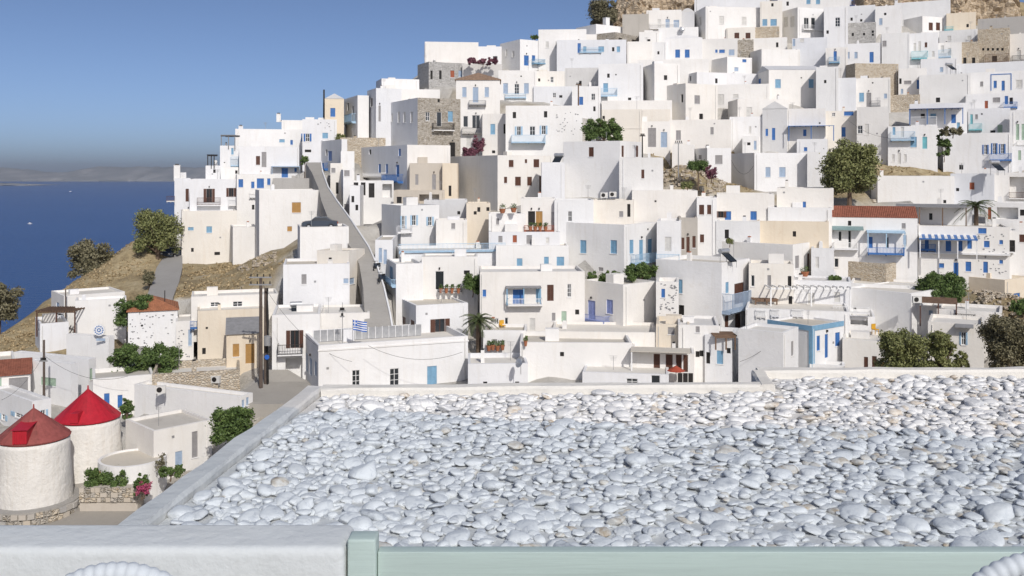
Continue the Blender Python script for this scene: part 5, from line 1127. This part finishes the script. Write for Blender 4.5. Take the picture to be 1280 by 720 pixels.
# roof gear
def solar(label, px, py, D, rz=0, s=1.0):
    c = P(px, py, D); e = empty('solar_heater', c, rz); tag(e, label, 'solar heater', 'rooftop solar heaters')
    MB().tube([(-.6 * s, 0, 1.0 * s), (.6 * s, 0, 1.0 * s)], .26 * s, 14).build('tank', 'tank', e)
    p_ = MB().quad((-.5 * s, -.1, .85 * s), (-.5 * s, -1.3 * s, .05), (.5 * s, -1.3 * s, .05), (.5 * s, -.1, .85 * s)).quad((-.5 * s, -.1, .78 * s), (.5 * s, -.1, .78 * s), (.5 * s, -1.3 * s, -.02), (-.5 * s, -1.3 * s, -.02)); p_.build('panel', 'glass', e)
    f_ = MB()
    for x in (-.45, .45): f_.tube([(x * s, .1, -.6), (x * s, .1, .9 * s)], .025, 5).tube([(x * s, -1.25 * s, -.6), (x * s, -1.25 * s, .02)], .025, 5)
    f_.build('stand', 'greymetal', e)
solar('silver solar water heater on the white roof above the textured house', 905, 326, 97, .6, 1.0)
solar('dark solar water heater on the white roof behind the balcony door', 370, 392, 94, .3, .95)
solar('tilted solar heater beside the brown-shuttered cream house', 699, 204, 119.5, -.4)
solar('solar water heater leaning on the roof under the blue balcony', 1243, 213, 118, .2)
solar('solar panel standing on the rooftop of the leaning slab cube', 1186, 88, 146, .3, .9)
def dish(label, px, py, D, rz):
    c = P(px, py, D); e = empty('satellite_dish', c, rz); tag(e, label, 'dish', 'satellite dishes')
    MB().tube([(0, 0, -.4), (0, 0, .5)], .03, 6).build('mount', 'greymetal', e)
    d_ = MB().lathe([(.01, 0), (.2, .02), (.4, .09), (.5, .16)], 20); o = d_.build('reflector', 'tank', e, smooth=True); o.location = (0, 0, .6); o.rotation_euler = (R(65), 0, 0)
    MB().tube([(0, -.1, .45), (0, -.6, .7)], .015, 5).build('arm', 'greymetal', e)
dish('grey satellite dish on the low white roof', 651, 462, 80.5, -1.0)
dish('small pale satellite dish by the long white parapet', 752, 448, 86, .8)
dish('small satellite dish on the upper roofs near the three-door house', 852, 41, 172, .4)
def ac(label, px, py, D, rz=0):
    c = P(px, py, D); e = empty('air_conditioner', c, rz); tag(e, label, 'air conditioner', 'outdoor air conditioner units')
    MB().box(-.42, .42, -.16, .16, -.03, .6).build('case', 'offwhite', e); MB().tube([(-.1, -.161, .29), (-.1, -.175, .29)], .23, 18).build('fan_grille', 'dark', e)
    MB().box(-.36, -.3, -.14, .14, -.3, -.031).box(.3, .36, -.14, .14, -.3, -.031).build('feet', 'greymetal', e)
ac('air conditioner unit on the flat roof by the stone-walled terrace', 201, 491, 83, .2)
ac('air conditioner unit at the foot of the big blank white house', 755, 247, 113, 0)
ac('beige air conditioner pair unit by the big blank white house wall', 766, 246, 113, 0)
ac('air conditioner unit below the brown timber porch', 1146, 378, 93, 0)
ac('air conditioner on the stone-walled roof terrace, darker one', 270, 478, 88, -.2)
def pot(label, px, py, D, r=.22, plant='leaf', seed=0, group='flower pots on walls'):
    c = P(px, py, D); e = empty('flower_pot', c); tag(e, label, 'flower pot', group)
    MB().lathe([(r * .65, -.05), (r, .38), (r * 1.1, .38), (r * 1.1, .45), (r * .9, .45), (.01, .4)], 12).build('pot', 'terracotta', e)
    rr = np.random.default_rng(seed); V, Fc = leaves([(0, 0, .6, r * 1.2), (.05, 0, .75, r)], 120, .08, rr); link('plant', leafmesh('plant', V, Fc, plant), e)
for k, x in enumerate((611, 616, 622, 628)): pot('terracotta pot in the row on the wall beside the bushy palm', x, 438 - (k % 2), 89.3, seed=k)
for k, x in enumerate((663, 669, 675, 682)): pot('terracotta pot standing on the potted terrace with reddish railing', x, 288, 107.2, seed=10 + k, group='pots on the terrace')
for k, x in enumerate((551, 558, 565, 573)): pot('dark planted pot along the flower rail by the glazed door', x, 366, 97.6, .18, seed=20 + k, group='pots along the flower rail')
pot('big terracotta urn on the white corner above the potted terrace', 628, 266, 107.2, .35, seed=31); pot('rounded terracotta urn next to the corner urn', 642, 265, 107.2, .33, seed=32)
pot('tall terracotta chimney-like pot on the sagging earth roof', 657, 432, 84.6, .16, seed=33); pot('orange urn on the wall beside the slim white door', 1006, 345, 100.5, .42, seed=34)
# vehicles
def car(label, loc, rz, body):
    e = empty('parked_car', loc, rz); tag(e, label, 'car')
    prof = [(-2.0, .35), (-2.05, .75), (-1.75, .92), (-1.1, .98), (-.55, 1.42), (.75, 1.45), (1.45, 1.0), (2.0, .92), (2.05, .4)]
    b_ = MB()
    for s_, y in ((-1, -.82), (1, .82)): b_.quad(*[(p[0], y * (.86 if p[1] > 1.2 else 1), p[1]) for p in (prof if s_ < 0 else prof[::-1])])
    for k in range(len(prof) - 1):
        (xa, za), (xb, zb_) = prof[k], prof[k + 1]; ya, yb_ = .82 * (.86 if za > 1.2 else 1), .82 * (.86 if zb_ > 1.2 else 1)
        b_.quad((xa, -ya, za), (xa, ya, za), (xb, yb_, zb_), (xb, -yb_, zb_))
    b_.quad((-2.0, -.82, .35), (2.05, -.82, .4), (2.05, .82, .4), (-2.0, .82, .35)); b_.build('body', body, e)
    for y in (-1, 1): MB().quad(*[(x, y * (.83 if z < 1.2 else .735), z) for (x, z) in ((-1.0, 1.0), (1.3, 1.02), (.72, 1.38), (-.5, 1.36))]).build('side_window', 'glass', e)
    MB().quad((-1.09, -.7, 1.0), (-1.09, .7, 1.0), (-.57, .62, 1.41), (-.57, -.62, 1.41)).build('windscreen', 'glass', e)
    MB().quad((1.43, -.7, 1.03), (1.43, .7, 1.03), (.78, .62, 1.455), (.78, -.62, 1.455)).build('rear_window', 'glass', e)
    for x in (-1.25, 1.3):
        for y in (-.84, .84):
            w_ = MB().tube([(x, y - .1, .32), (x, y + .1, .32)], .32, 16).build('wheel', 'tyre', e); MB().tube([(x, y - .11, .32), (x, y + .11, .32)], .18, 12).build('rim', 'silvercar', w_)
    for y in (-.6, .6): MB().box(-2.08, -2.0, y - .15, y + .15, .62, .78).build('headlight', 'offwhite', e); MB().box(2.02, 2.08, y - .14, y + .14, .65, .82).build('tail_light', 'red', e)
p = P(400, 284, 112.5); car('dark parked car above the white garage block on the lane', (p.x, p.y, P(0, 284, 112.5).z - .2), .15, 'carpaint')
p = P(288, 572, 72.5); car('dark car parked under the bushy green tree', (p.x, p.y + 1, ground(p.x, p.y + 1) + .1), .5, 'carpaint')
p = P(218, 322, 134); car('dark car parked in the shade of the cliff-side tree', (p.x, p.y, p.z), 1.3, 'carpaint')
def scooter(label, px, py, D, rz):
    e = empty('scooter', P(px, py, D), rz); tag(e, label, 'scooter', 'scooters parked on the lane')
    for x in (-.6, .6):
        w_ = MB(); w_.tube([(x + .24 * math.cos(t), 0, .25 + .24 * math.sin(t)) for t in [k * math.pi / 8 for k in range(17)]], .05, 6, False); w_.build('wheel', 'tyre', e)
    MB().box(-.35, .7, -.14, .14, .35, .6).box(-.45, -.35, -.18, .18, .35, .8).build('body', 'carpaint', e); MB().box(.0, .65, -.13, .13, .61, .75).build('seat', 'dark', e)
    MB().tube([(-.6, 0, .25), (-.42, 0, 1.0)], .03, 6).tube([(-.42, -.32, 1.02), (-.42, .32, 1.02)], .025, 6).build('handlebar', 'iron', e)
scooter('dark scooter parked on the lane by the pale blue balcony', 477, 352, 99, 1.3); scooter('dark scooter higher up the lane at the wall', 471, 338, 101.5, 1.3)
def boat(label, px, py, s, rz):
    D = CZ * F / (py - HY); e = empty('motor_boat', P(px, py, D), rz); tag(e, label, 'boat', 'boats out on the sea')
    h_ = MB(); pr = [(-.5, .16), (.1, .18), (.35, .12), (.5, 0)]
    for k in range(3):
        for sg in (-1, 1):
            (xa, wa), (xb, wb) = pr[k], pr[k + 1]; h_.quad((xa * s, sg * wa * s * .7, -.1), (xb * s, sg * wb * s * .7, -.1), (xb * s, sg * wb * s, .16 * s), (xa * s, sg * wa * s, .14 * s))
        h_.quad((pr[k][0] * s, -pr[k][1] * s, .13 * s), (pr[k + 1][0] * s, -pr[k + 1][1] * s, .15 * s), (pr[k + 1][0] * s, pr[k + 1][1] * s, .15 * s), (pr[k][0] * s, pr[k][1] * s, .13 * s))
    h_.quad((-.5 * s, -.12 * s, -.1), (-.5 * s, .12 * s, -.1), (-.5 * s, .16 * s, .14 * s), (-.5 * s, -.16 * s, .14 * s)); h_.build('hull', 'hull', e)
    MB().box(-.25 * s, .1 * s, -.1 * s, .1 * s, .14 * s, .3 * s).build('cabin', 'whitepaint', e)
boat('small white motor boat on the nearer open water', 37, 280, 9, 2.9); boat('tiny white boat far out towards the island', 88, 239.5, 11, .3)

# ---------------------------------------------------------------- pergolas, furniture and small pieces about the houses
def pergola(label, px0, px1, yt, D, depth, h_, nsl, mat, post, along=True, rz=None):
    a, b2 = P(px0, yt, D), P(px1, yt, D); w_ = (b2 - a).length; rz = math.atan2(b2.y - a.y, b2.x - a.x) if rz is None else rz
    e = empty('pergola', a - Vector((0, 0, h_)), rz); tag(e, label, 'pergola')
    for k in range(nsl):
        if along: x = (w_ - .1) * k / (nsl - 1); MB().box(x, x + .09, -.2, depth + .2, h_ - .12, h_).build('slat', mat, e)
        else: y = depth * k / (nsl - 1); MB().box(-.1, w_ + .1, y, y + .09, h_ - .12, h_).build('slat', mat, e)
    MB().box(0, w_, 0, .12, h_ - .26, h_ - .125).build('beam', mat, e); MB().box(0, w_, depth - .12, depth, h_ - .26, h_ - .125).build('beam', mat, e)
    for x in (0, w_ / 2, w_ - .12): MB().box(x, x + .12, 0.01, .11, -.4, h_ - .262).build('post', post, e)
pergola('white slatted pergola throwing striped shade on the terrace', 963, 1064, 358.5, 95.5, 3.4, 2.6, 13, 'whitepaint', 'whitepaint')
pergola('flat reed pergola on dark posts over the dry slope terrace', 45, 94, 388, 102, 3.0, 2.4, 16, 'timber', 'brown')
pergola('grey box pergola frame on the white tower', 276, 294, 168.5, 147.2, 2.5, 1.8, 18, 'slate', 'slate')
pergola('dark steel frame on the small block facing the sea', 259, 268, 193, 146.2, 1.5, 1.8, 4, 'iron', 'iron')
pergola('collapsed brown timber pergola beside the balcony door', 944, 972, 374, 96.5, 2.2, 1.5, 9, 'timber', 'timber', False)
pergola('dark beam lean-to over the collapsed porch', 894, 920, 419, 85.2, 2.0, .9, 9, 'timber', 'timber', False)
def lounge(label, px, py, D, mat):
    e = empty('garden_chair', P(px, py, D), .4); tag(e, label, 'chair')
    MB().box(-.25, .25, -.25, .25, .38, .44).build('seat', mat, e); MB().box(-.25, .25, .2, .26, .44, .9).build('backrest', mat, e)
    for x in (-.22, .18):
        for y in (-.22, .18): MB().box(x, x + .04, y, y + .04, -.05, .38).build('leg', mat, e)
lounge('yellow plastic chair on the white roof by the garage', 1094, 417, 91, 'yellow'); lounge('yellow cushioned chair by the blue porch house door', 628, 412, 93.5, 'yellow')
# blue trim of the small trimmed house, roof-edge bands set proud of its walls
for (e, C, u, v, W, L, zt, lb) in HOUSES:
    if lb.startswith('small white house outlined'):
        t_ = MB().box(-.06, W + .04, -.06, -.004, zt - .42, zt + .04).box(-.06, -.004, -.003, L + .04, zt - .42, zt + .04).box(-.06, .35, -.062, -.005, -2.5, zt - .421).box(-.062, -.005, -.003, .3, -2.5, zt - .421)
        t_.build('blue_trim', 'lightblue', e)
    if lb.startswith('white house with blue-outlined'):
        t_ = MB(); a0, a1 = W * .36, W * .70; t_.box(a0, a1, -.05, -.004, zt - .5, zt - .38).box(a0, a0 + .12, -.05, -.004, zt - 3, zt - .501).box(a1 - .12, a1, -.05, -.004, zt - 3, zt - .501); t_.build('blue_trim', 'blue', e)
    if lb.startswith('long single-storey white school'):
        # roof-terrace screen: grey panels between thin white posts
        g_ = MB(); nP = 16
        for k in range(nP):
            x = .3 + (W - 3.4) * k / nP; MB().box(x + .06, x + (W - 3.4) / nP - .02, L * .55, L * .55 + .05, zt - .5, zt + .55).build('screen_panel', 'greyshutter' if False else 'tank', e)
            g_.box(x, x + .055, L * .55 - .02, L * .55 + .07, zt - .5, zt + .6)
        g_.build('screen_posts', 'whitepaint', e)
        MB().box(-.06, W + .06, -.07, -.004, zt - .5, zt - .36).build('cornice', 'white', e)
    if lb.startswith('white house with scattered') or lb.startswith('white and blue two-storey'):
        MB().box(-.03, W, -.5, -.004, zt * .48, zt * .48 + .16).build('ledge', 'white', e)
# laundry and awnings by the low house
e = empty('red_umbrella', P(845, 486, 82.5)); tag(e, 'red cloth parasol over dark washing by the porch', 'parasol')
MB().tube([(0, 0, -.3), (0, 0, 2.2)], .03, 6).build('pole', 'greymetal', e); MB().lathe([(.8, 1.55), (.02, 2.0)], 8).build('canopy', 'red', e)
e = empty('laundry', P(856, 484, 82)); tag(e, 'dark clothes hanging below the red parasol', 'laundry')
for k in range(3): MB().box(-.6 + k * .45, -.2 + k * .45, -.02, .02, .2 + .1 * k, 1.2).build('garment', 'dark', e)
# ---------------------------------------------------------------- the pebble roof in front of the camera
HP = 1.77           # slab below the eye
def G(px, py, h): D = h * F / (py - HY); return Vector(((px - CX) / F * D, D))
root = empty('pebble_roof_house', (0, 6, CZ - 8)); tag(root, 'flat roof of the next house covered in white pebbles, with a pale rim', 'house')
def rel(p): return tuple(Vector(p) - Vector((0, 6, CZ - 8)))
Bf = Vector((-1.50, 7.53)); C1 = Vector((2.08, 7.66)); C2 = Vector((2.16, 8.18)); Dd = Vector((7.5, 8.28)); Ee = Vector((7.5, 3.6)); A0 = Vector((-1.89, 3.6))
poly = [A0, Ee, Dd, C2, C1, Bf]
sl = MB(); sl.quad(*[rel((p.x, p.y, CZ - HP)) for p in poly])
for k in range(6): a, b2 = poly[k], poly[(k + 1) % 6]; sl.quad(rel((a.x, a.y, CZ - 8)), rel((b2.x, b2.y, CZ - 8)), rel((b2.x, b2.y, CZ - HP)), rel((a.x, a.y, CZ - HP)))
sl.build('roof_slab', 'rim', root)
def rim(a, b2, wd, h, name='parapet', j=0.0):
    d = (b2 - a).normalized(); nrm = Vector((-d.y, d.x)); m_ = MB(); n_ = max(4, int((b2 - a).length / .25)); V = []
    rr = np.random.default_rng(abs(int(a.x * 100)) + 5)
    pr = [(0, -1.2), (0, -.02), (.015, 0), (wd - .015, 0), (wd, -.02), (wd, -.25)]
    for k in range(n_ + 1):
        c = a.lerp(b2, k / n_)
        for (o_, z) in pr: jj = rr.normal(0, .004); p = c + nrm * (o_ + jj); m_.v.append(rel((p.x, p.y, CZ - h + z + rr.normal(0, .003))))
    w_ = len(pr)
    for k in range(n_):
        for q_ in range(w_ - 1): m_.f.append((k * w_ + q_, (k + 1) * w_ + q_, (k + 1) * w_ + q_ + 1, k * w_ + q_ + 1)); m_.m.append(0)
    m_.f.append(tuple(range(w_))); m_.m.append(0); m_.f.append(tuple(n_ * w_ + q_ for q_ in range(w_))[::-1]); m_.m.append(0)
    return m_.build(name, 'rim', root, smooth=False)
rim(A0, Bf + Vector((.0, .13)), .14, 1.715); rim(Bf, C1, .13, 1.702); rim(C1 + Vector((.02, -.02)), C2, .12, 1.698); rim(C2 + Vector((-.05, 0)), Dd, .13, 1.70)
# pebbles
def marble(name, c1, c2, vein, vs=1.0):
    m, n, b = mat_base(name, .62, .3)
    tc = N(n, 'ShaderNodeNewGeometry'); n1 = N(n, 'ShaderNodeTexNoise', Scale=17. * vs, Detail=7., Roughness=.68, Distortion=.8); n.links.new(tc.outputs['Position'], n1.inputs['Vector'])
    r1 = ramp(n, [(.36, vein), (.47, c1), (.62, c2)]); n.links.new(n1.outputs['Fac'], r1.inputs[0]); n.links.new(r1.outputs[0], b.inputs['Base Color'])
    n2 = N(n, 'ShaderNodeTexNoise', Scale=45., Detail=4.); n.links.new(tc.outputs['Position'], n2.inputs['Vector'])
    bp = N(n, 'ShaderNodeBump', Strength=.35, Distance=.008); n.links.new(n2.outputs['Fac'], bp.inputs['Height']); n.links.new(bp.outputs[0], b.inputs['Normal'])
marble('pebble_white', (.80, .80, .79), (.84, .835, .82), (.64, .645, .66)); marble('pebble_pale', (.72, .72, .715), (.82, .81, .79), (.52, .53, .55))
marble('pebble_grey', (.60, .61, .62), (.76, .76, .75), (.42, .43, .45)); marble('pebble_tan', (.66, .60, .52), (.80, .77, .71), (.50, .40, .29)); marble('pebble_dark', (.46, .47, .48), (.62, .62, .62), (.35, .36, .37))
PM = ['pebble_white', 'pebble_pale', 'pebble_grey', 'pebble_tan', 'pebble_dark']
def ico(sub):
    bm = bmesh.new(); bmesh.ops.create_icosphere(bm, subdivisions=sub, radius=1); bm.verts.ensure_lookup_table()
    V = np.array([v.co[:] for v in bm.verts]); Fc = np.array([[v.index for v in f.verts] for f in bm.faces]); bm.free(); return V, Fc
I2, I3 = ico(2), ico(3)
def stone_shape(base, rr):
    V = base.copy()
    for _ in range(7):
        d = rr.normal(0, 1, 3); d /= np.linalg.norm(d); t = V @ d; cut = rr.uniform(.6, .88); over = t > cut; V[over] -= d[None] * (t[over] - cut)[:, None] * .72
    k = rr.normal(0, 1.9, (3, 3)); ph = rr.uniform(0, 6, 3)
    V *= (1 + .07 * np.sin(V @ k + ph).sum(1))[:, None]
    return V
shapes3 = [stone_shape(I3[0], rng) for _ in range(14)]; shapes2 = [stone_shape(I2[0], rng) for _ in range(14)]
def inside(x, y):
    r = False; n_ = len(poly)
    for i in range(n_):
        a, b2 = poly[i], poly[(i + 1) % n_]
        if (a.y > y) != (b2.y > y) and x < (b2.x - a.x) * (y - a.y) / (b2.y - a.y) + a.x: r = not r
    return r
peb = []
step = .061
for layer in range(2):
    for yy in np.arange(3.9, 8.3, step * (1.0 if layer == 0 else 1.25)):
        for xx in np.arange(-2.0, 6.4, step * (1.08 if layer == 0 else 1.35)):
            x = xx + rng.uniform(-.045, .045); y = yy + rng.uniform(-.04, .04)
            if x > .56 * y + .5: continue
            mg = .05
            if not (inside(x - mg, y) and inside(x + mg, y + mg) and inside(x, y - mg)): continue
            if rng.random() < (.03 if layer == 0 else .3): continue
            a = rng.lognormal(-3.2, .36); a = min(max(a * .88, .026), .095)
            asp = rng.uniform(.62, .95); fl = rng.uniform(.24, .42)
            if x < -.6: fl *= 1.2; a *= 1.05
            z = (fl * a * .35) if layer == 0 else .012 + fl * a * .6
            # more bright stones along the left rim, greyer ones over to the right
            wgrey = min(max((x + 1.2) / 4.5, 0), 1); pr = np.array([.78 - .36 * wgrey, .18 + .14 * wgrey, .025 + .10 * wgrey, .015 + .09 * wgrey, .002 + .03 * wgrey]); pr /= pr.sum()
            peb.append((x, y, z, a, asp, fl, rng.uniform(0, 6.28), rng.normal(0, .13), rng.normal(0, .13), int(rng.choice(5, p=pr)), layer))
def seen(p):
    px = CX + p[0] / p[1] * F; py = HY + (HP - p[2]) / p[1] * F
    ylim = 655 if px < 449 else 684
    return -5 < px < 1285 and py < ylim + 4
vis = [p for p in peb if seen(p)]; hid = [p for p in peb if not seen(p)]
vis.sort(key=lambda p: -(p[3] / p[1]) * (1.0 if p[10] else .8))
single, rest = vis[:300], vis[300:] + [h for h in hid if h[1] > 4.0]
MC = {}
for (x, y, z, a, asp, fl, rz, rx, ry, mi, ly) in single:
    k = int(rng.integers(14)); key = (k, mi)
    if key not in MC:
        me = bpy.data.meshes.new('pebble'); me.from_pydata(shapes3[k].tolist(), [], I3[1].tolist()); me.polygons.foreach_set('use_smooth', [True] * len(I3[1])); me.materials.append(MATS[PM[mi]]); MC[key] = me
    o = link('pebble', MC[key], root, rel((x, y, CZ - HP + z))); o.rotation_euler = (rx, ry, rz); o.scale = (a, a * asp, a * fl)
VV, FF, MI = [], [], []; off = 0
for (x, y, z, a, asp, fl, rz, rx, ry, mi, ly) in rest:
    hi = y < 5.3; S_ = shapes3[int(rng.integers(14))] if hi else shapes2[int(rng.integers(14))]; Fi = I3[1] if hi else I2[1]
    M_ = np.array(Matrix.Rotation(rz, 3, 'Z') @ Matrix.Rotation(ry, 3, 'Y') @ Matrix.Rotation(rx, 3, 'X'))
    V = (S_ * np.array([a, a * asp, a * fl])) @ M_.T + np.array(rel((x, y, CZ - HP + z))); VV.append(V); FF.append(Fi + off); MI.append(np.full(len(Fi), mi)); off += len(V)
VV = np.concatenate(VV).astype(np.float32); FF = np.concatenate(FF).astype(np.int32); MI = np.concatenate(MI).astype(np.int32)
me = bpy.data.meshes.new('pebbles'); me.vertices.add(len(VV)); me.vertices.foreach_set('co', VV.ravel()); me.loops.add(FF.size); me.loops.foreach_set('vertex_index', FF.ravel())
me.polygons.add(len(FF)); me.polygons.foreach_set('loop_start', np.arange(0, FF.size, 3, dtype=np.int32)); me.polygons.foreach_set('loop_total', np.full(len(FF), 3, dtype=np.int32))
for k in PM: me.materials.append(MATS[k])
me.polygons.foreach_set('material_index', MI); me.polygons.foreach_set('use_smooth', np.ones(len(FF), dtype=bool)); me.update(calc_edges=True); me.validate()
tag(link('pebbles', me, root), kind='stuff')
print('pebbles', len(single), len(rest), len(FF))
# ---------------------------------------------------------------- terrace where the camera stands
def bevel_obj(o, w_=.012, seg=3):
    bm = bmesh.new(); bm.from_mesh(o.data); bmesh.ops.remove_doubles(bm, verts=bm.verts, dist=1e-5); bmesh.ops.bevel(bm, geom=list(bm.edges), offset=w_, segments=seg, affect='EDGES', profile=.6); bm.to_mesh(o.data); bm.free()
    o.data.polygons.foreach_set('use_smooth', [True] * len(o.data.polygons)); return o
FL = CZ - 1.76
tag(MB().box(-11, 11, -6.5, 3.45, FL - .35, FL).build('terrace', 'street'), 'concrete terrace floor behind the white wall and mint rail', 'terrace', kind='structure')
wl = MB().box(-6, -.535, 3.055, 3.275, FL - .1, CZ - 1.2).build('terrace_wall', 'white'); tag(wl, 'thick smooth white terrace wall next to the mint wooden post', 'wall'); bevel_obj(wl, .03, 4)
fe = empty('wooden_fence', (-.48, 3.1, FL)); tag(fe, 'mint green painted wooden rail fence at the terrace edge', 'fence')
def fl_(x): return x + .48
po = MB().box(fl_(-.528), fl_(-.436), -.025, .055, 0, 1.76 - 1.18).build('post', 'mint', fe); bevel_obj(po, .008, 2)
rl = MB().box(fl_(-.434), fl_(3.4), 0, .05, 1.76 - 1.23 - .15, 1.76 - 1.23).build('rail', 'mint', fe); bevel_obj(rl, .004, 2)
r2 = MB().box(fl_(-.434), fl_(3.4), .005, .045, .1, .22).build('rail', 'mint', fe)
p2 = MB().box(fl_(3.402), fl_(3.49), -.07, .055, 0, 1.76 - 1.165).build('post', 'mint', fe); bevel_obj(p2, .008, 2)
def rope_chair(label, x, y, rz, top):
    e = empty('rope_chair', (x, y, FL), rz); tag(e, label, 'chair', 'white cord chairs on the terrace')
    def cordtube(pts, r):
        fine = []; L_ = 0
        for k in range(len(pts) - 1):
            a, b2 = Vector(pts[k]), Vector(pts[k + 1]); n_ = max(1, int((b2 - a).length / .0045))
            for q_ in range(n_): fine.append(a.lerp(b2, q_ / n_))
        m_ = MB(); m_.tube(fine, [r * (1 + .16 * abs(math.sin(i * math.pi / 5))) for i in range(len(fine))], 10); return m_
    hoop = [(.30 * math.cos(t), .20 + .05 * math.sin(t), .45 + (top - .45) * math.sin(t) if math.sin(t) > 0 else .45) for t in [k * math.pi / 28 for k in range(29)]]
    cordtube(hoop, .023).build('back_hoop', 'cord', e, smooth=True)
    ar = [(.29 * math.cos(t), -.02 + .24 * math.sin(t), .45) for t in [k * math.pi / 16 for k in range(33)]]
    cordtube(ar, .017).build('seat_ring', 'cord', e, smooth=True)
    s_ = MB()
    for k in range(20): yy = -.24 + .46 * k / 19; hw = .29 * math.sqrt(max(0, 1 - ((yy + .02) / .25) ** 2)); s_.tube([(-hw, yy, .45), (0, yy, .435), (hw, yy, .45)], .007, 5)
    s_.build('seat', 'cord', e)
    b_ = MB()
    for k in range(1, 18):
        xx = -.28 + .56 * k / 18; zz = .45 + (top - .45) * max(0, 1 - (xx / .3) ** 2) ** .5; b_.tube([(xx, .19, .46), (xx, .235, zz)], .006, 5)
    b_.build('backrest', 'cord', e)
    for (lx, ly) in ((-.22, -.18), (.22, -.18), (-.2, .16), (.2, .16)): MB().tube([(lx * 1.15, ly * 1.15, 0), (lx, ly, .45)], .012, 8).build('leg', 'whitepaint', e)
rope_chair('white cord-wound chair before the smooth white wall', -.93, 2.02, 0, .81); rope_chair('white cord-wound chair before the mint rail', 1.24, 2.02, -.1, .836)
# the house behind the terrace and an added, unseen shade cloth that thins the sun on the pebbles
hz = empty('terrace_house', (0, -3.9, FL), R(-8)); tag(hz, 'white single-storey house behind the terrace', 'house')
mb_ = MB(); hb = 3.1
wall_face(mb_, 22, -.4, hb, [(6.5, 7.6, .05, 2.25), (9.6, 11.0, .9, 2.2), (13, 14.2, .9, 2.2), (3, 4.2, .9, 2.2)], lambda a, d, z: (11 - a, -d, z), .18)
mb_.quad((-11, 0, -.4), (-11, -6, -.4), (-11, -6, hb), (-11, 0, hb)).quad((11, -6, -.4), (11, 0, -.4), (11, 0, hb), (11, -6, hb)).quad((-11, -6, -.4), (11, -6, -.4), (11, -6, hb), (-11, -6, hb)).quad((-11, 0, hb), (11, 0, hb), (11, -6, hb), (-11, -6, hb))
mb_.build('wall', 'white', hz)
for (a, w_, z, h_, k, d_) in ((6.5, 1.1, .05, 2.2, 'l', True), (9.6, 1.4, .9, 1.3, 'x', False), (13, 1.2, .9, 1.3, 'x', False), (3, 1.2, .9, 1.3, 'x', False)):
    fm, pm, lm, sm = win_mesh(k, d_, w_, h_); wo_ = link('door' if d_ else 'window', fm, hz, (11 - a, 0, z), math.pi); link('door_leaf' if d_ else 'pane', pm, wo_)
    if sm: link('sill', sm, wo_)
m = bpy.data.materials.new('added_shade_cloth'); m.use_nodes = True; n = m.node_tree; n.nodes.clear(); MATS['added_shade_cloth'] = m
tr = N(n, 'ShaderNodeBsdfTransparent'); tr.inputs[0].default_value = (.86, .935, 1, 1); tl = N(n, 'ShaderNodeBsdfTranslucent'); tl.inputs[0].default_value = (.8, .82, .84, 1); df = N(n, 'ShaderNodeBsdfDiffuse'); df.inputs[0].default_value = (.8, .82, .84, 1)  # added cloth, mostly see-through, bluish to cool the shade on the pebbles
m1 = N(n, 'ShaderNodeMixShader'); m1.inputs[0].default_value = .5; n.links.new(tl.outputs[0], m1.inputs[1]); n.links.new(df.outputs[0], m1.inputs[2])
m2 = N(n, 'ShaderNodeMixShader'); m2.inputs[0].default_value = .16; n.links.new(tr.outputs[0], m2.inputs[1]); n.links.new(m1.outputs[0], m2.inputs[2])
ou = N(n, 'ShaderNodeOutputMaterial'); n.links.new(m2.outputs[0], ou.inputs[0])
cn = empty('added_shade_sail', (0, 0, FL)); tag(cn, 'added pale shade cloth above the view, softening the sun on the pebbles', 'added shade sail')
cv = MB(); nu, nv = 40, 10
for q_ in range(nv + 1):
    for k in range(nu + 1):
        x = -7 + 16.5 * k / nu; f_ = q_ / nv; ye = 3.80 - .142 * (x + .43) + .05 * math.cos(x * 1.9) + .03 * math.sin(x * 4.3); yb_ = -3.85 - .14 * x
        cv.v.append((x, ye + (yb_ - ye) * f_, 2.60 + .3 * f_ - .10 * math.sin(math.pi * f_) + .02 * math.sin(x * 1.9)))
for q_ in range(nv):
    for k in range(nu): a = q_ * (nu + 1) + k; cv.f.append((a, a + 1, a + nu + 2, a + nu + 1)); cv.m.append(0)
cv.build('cloth', 'added_shade_cloth', cn, smooth=True)
for (x, y) in ((-6.8, 4.6), (9.3, 2.35)): MB().tube([(x, y, -3), (x, y, 2.62)], .05, 10).build('post', 'whitepaint', cn)
# ---------------------------------------------------------------- the air
m = bpy.data.materials.new('haze'); m.use_nodes = True; n = m.node_tree; n.nodes.clear()
pv = N(n, 'ShaderNodeVolumePrincipled'); pv.inputs['Color'].default_value = (.92, .95, 1, 1); pv.inputs['Density'].default_value = 0.00007; pv.inputs['Anisotropy'].default_value = .3
ou = N(n, 'ShaderNodeOutputMaterial'); n.links.new(pv.outputs[0], ou.inputs['Volume']); MATS['haze'] = m
tag(MB().box(-12500, 12500, -500, 12500, -9, 185).build('haze', 'haze'), 'thin pale sea haze in the air', 'haze', kind='stuff')
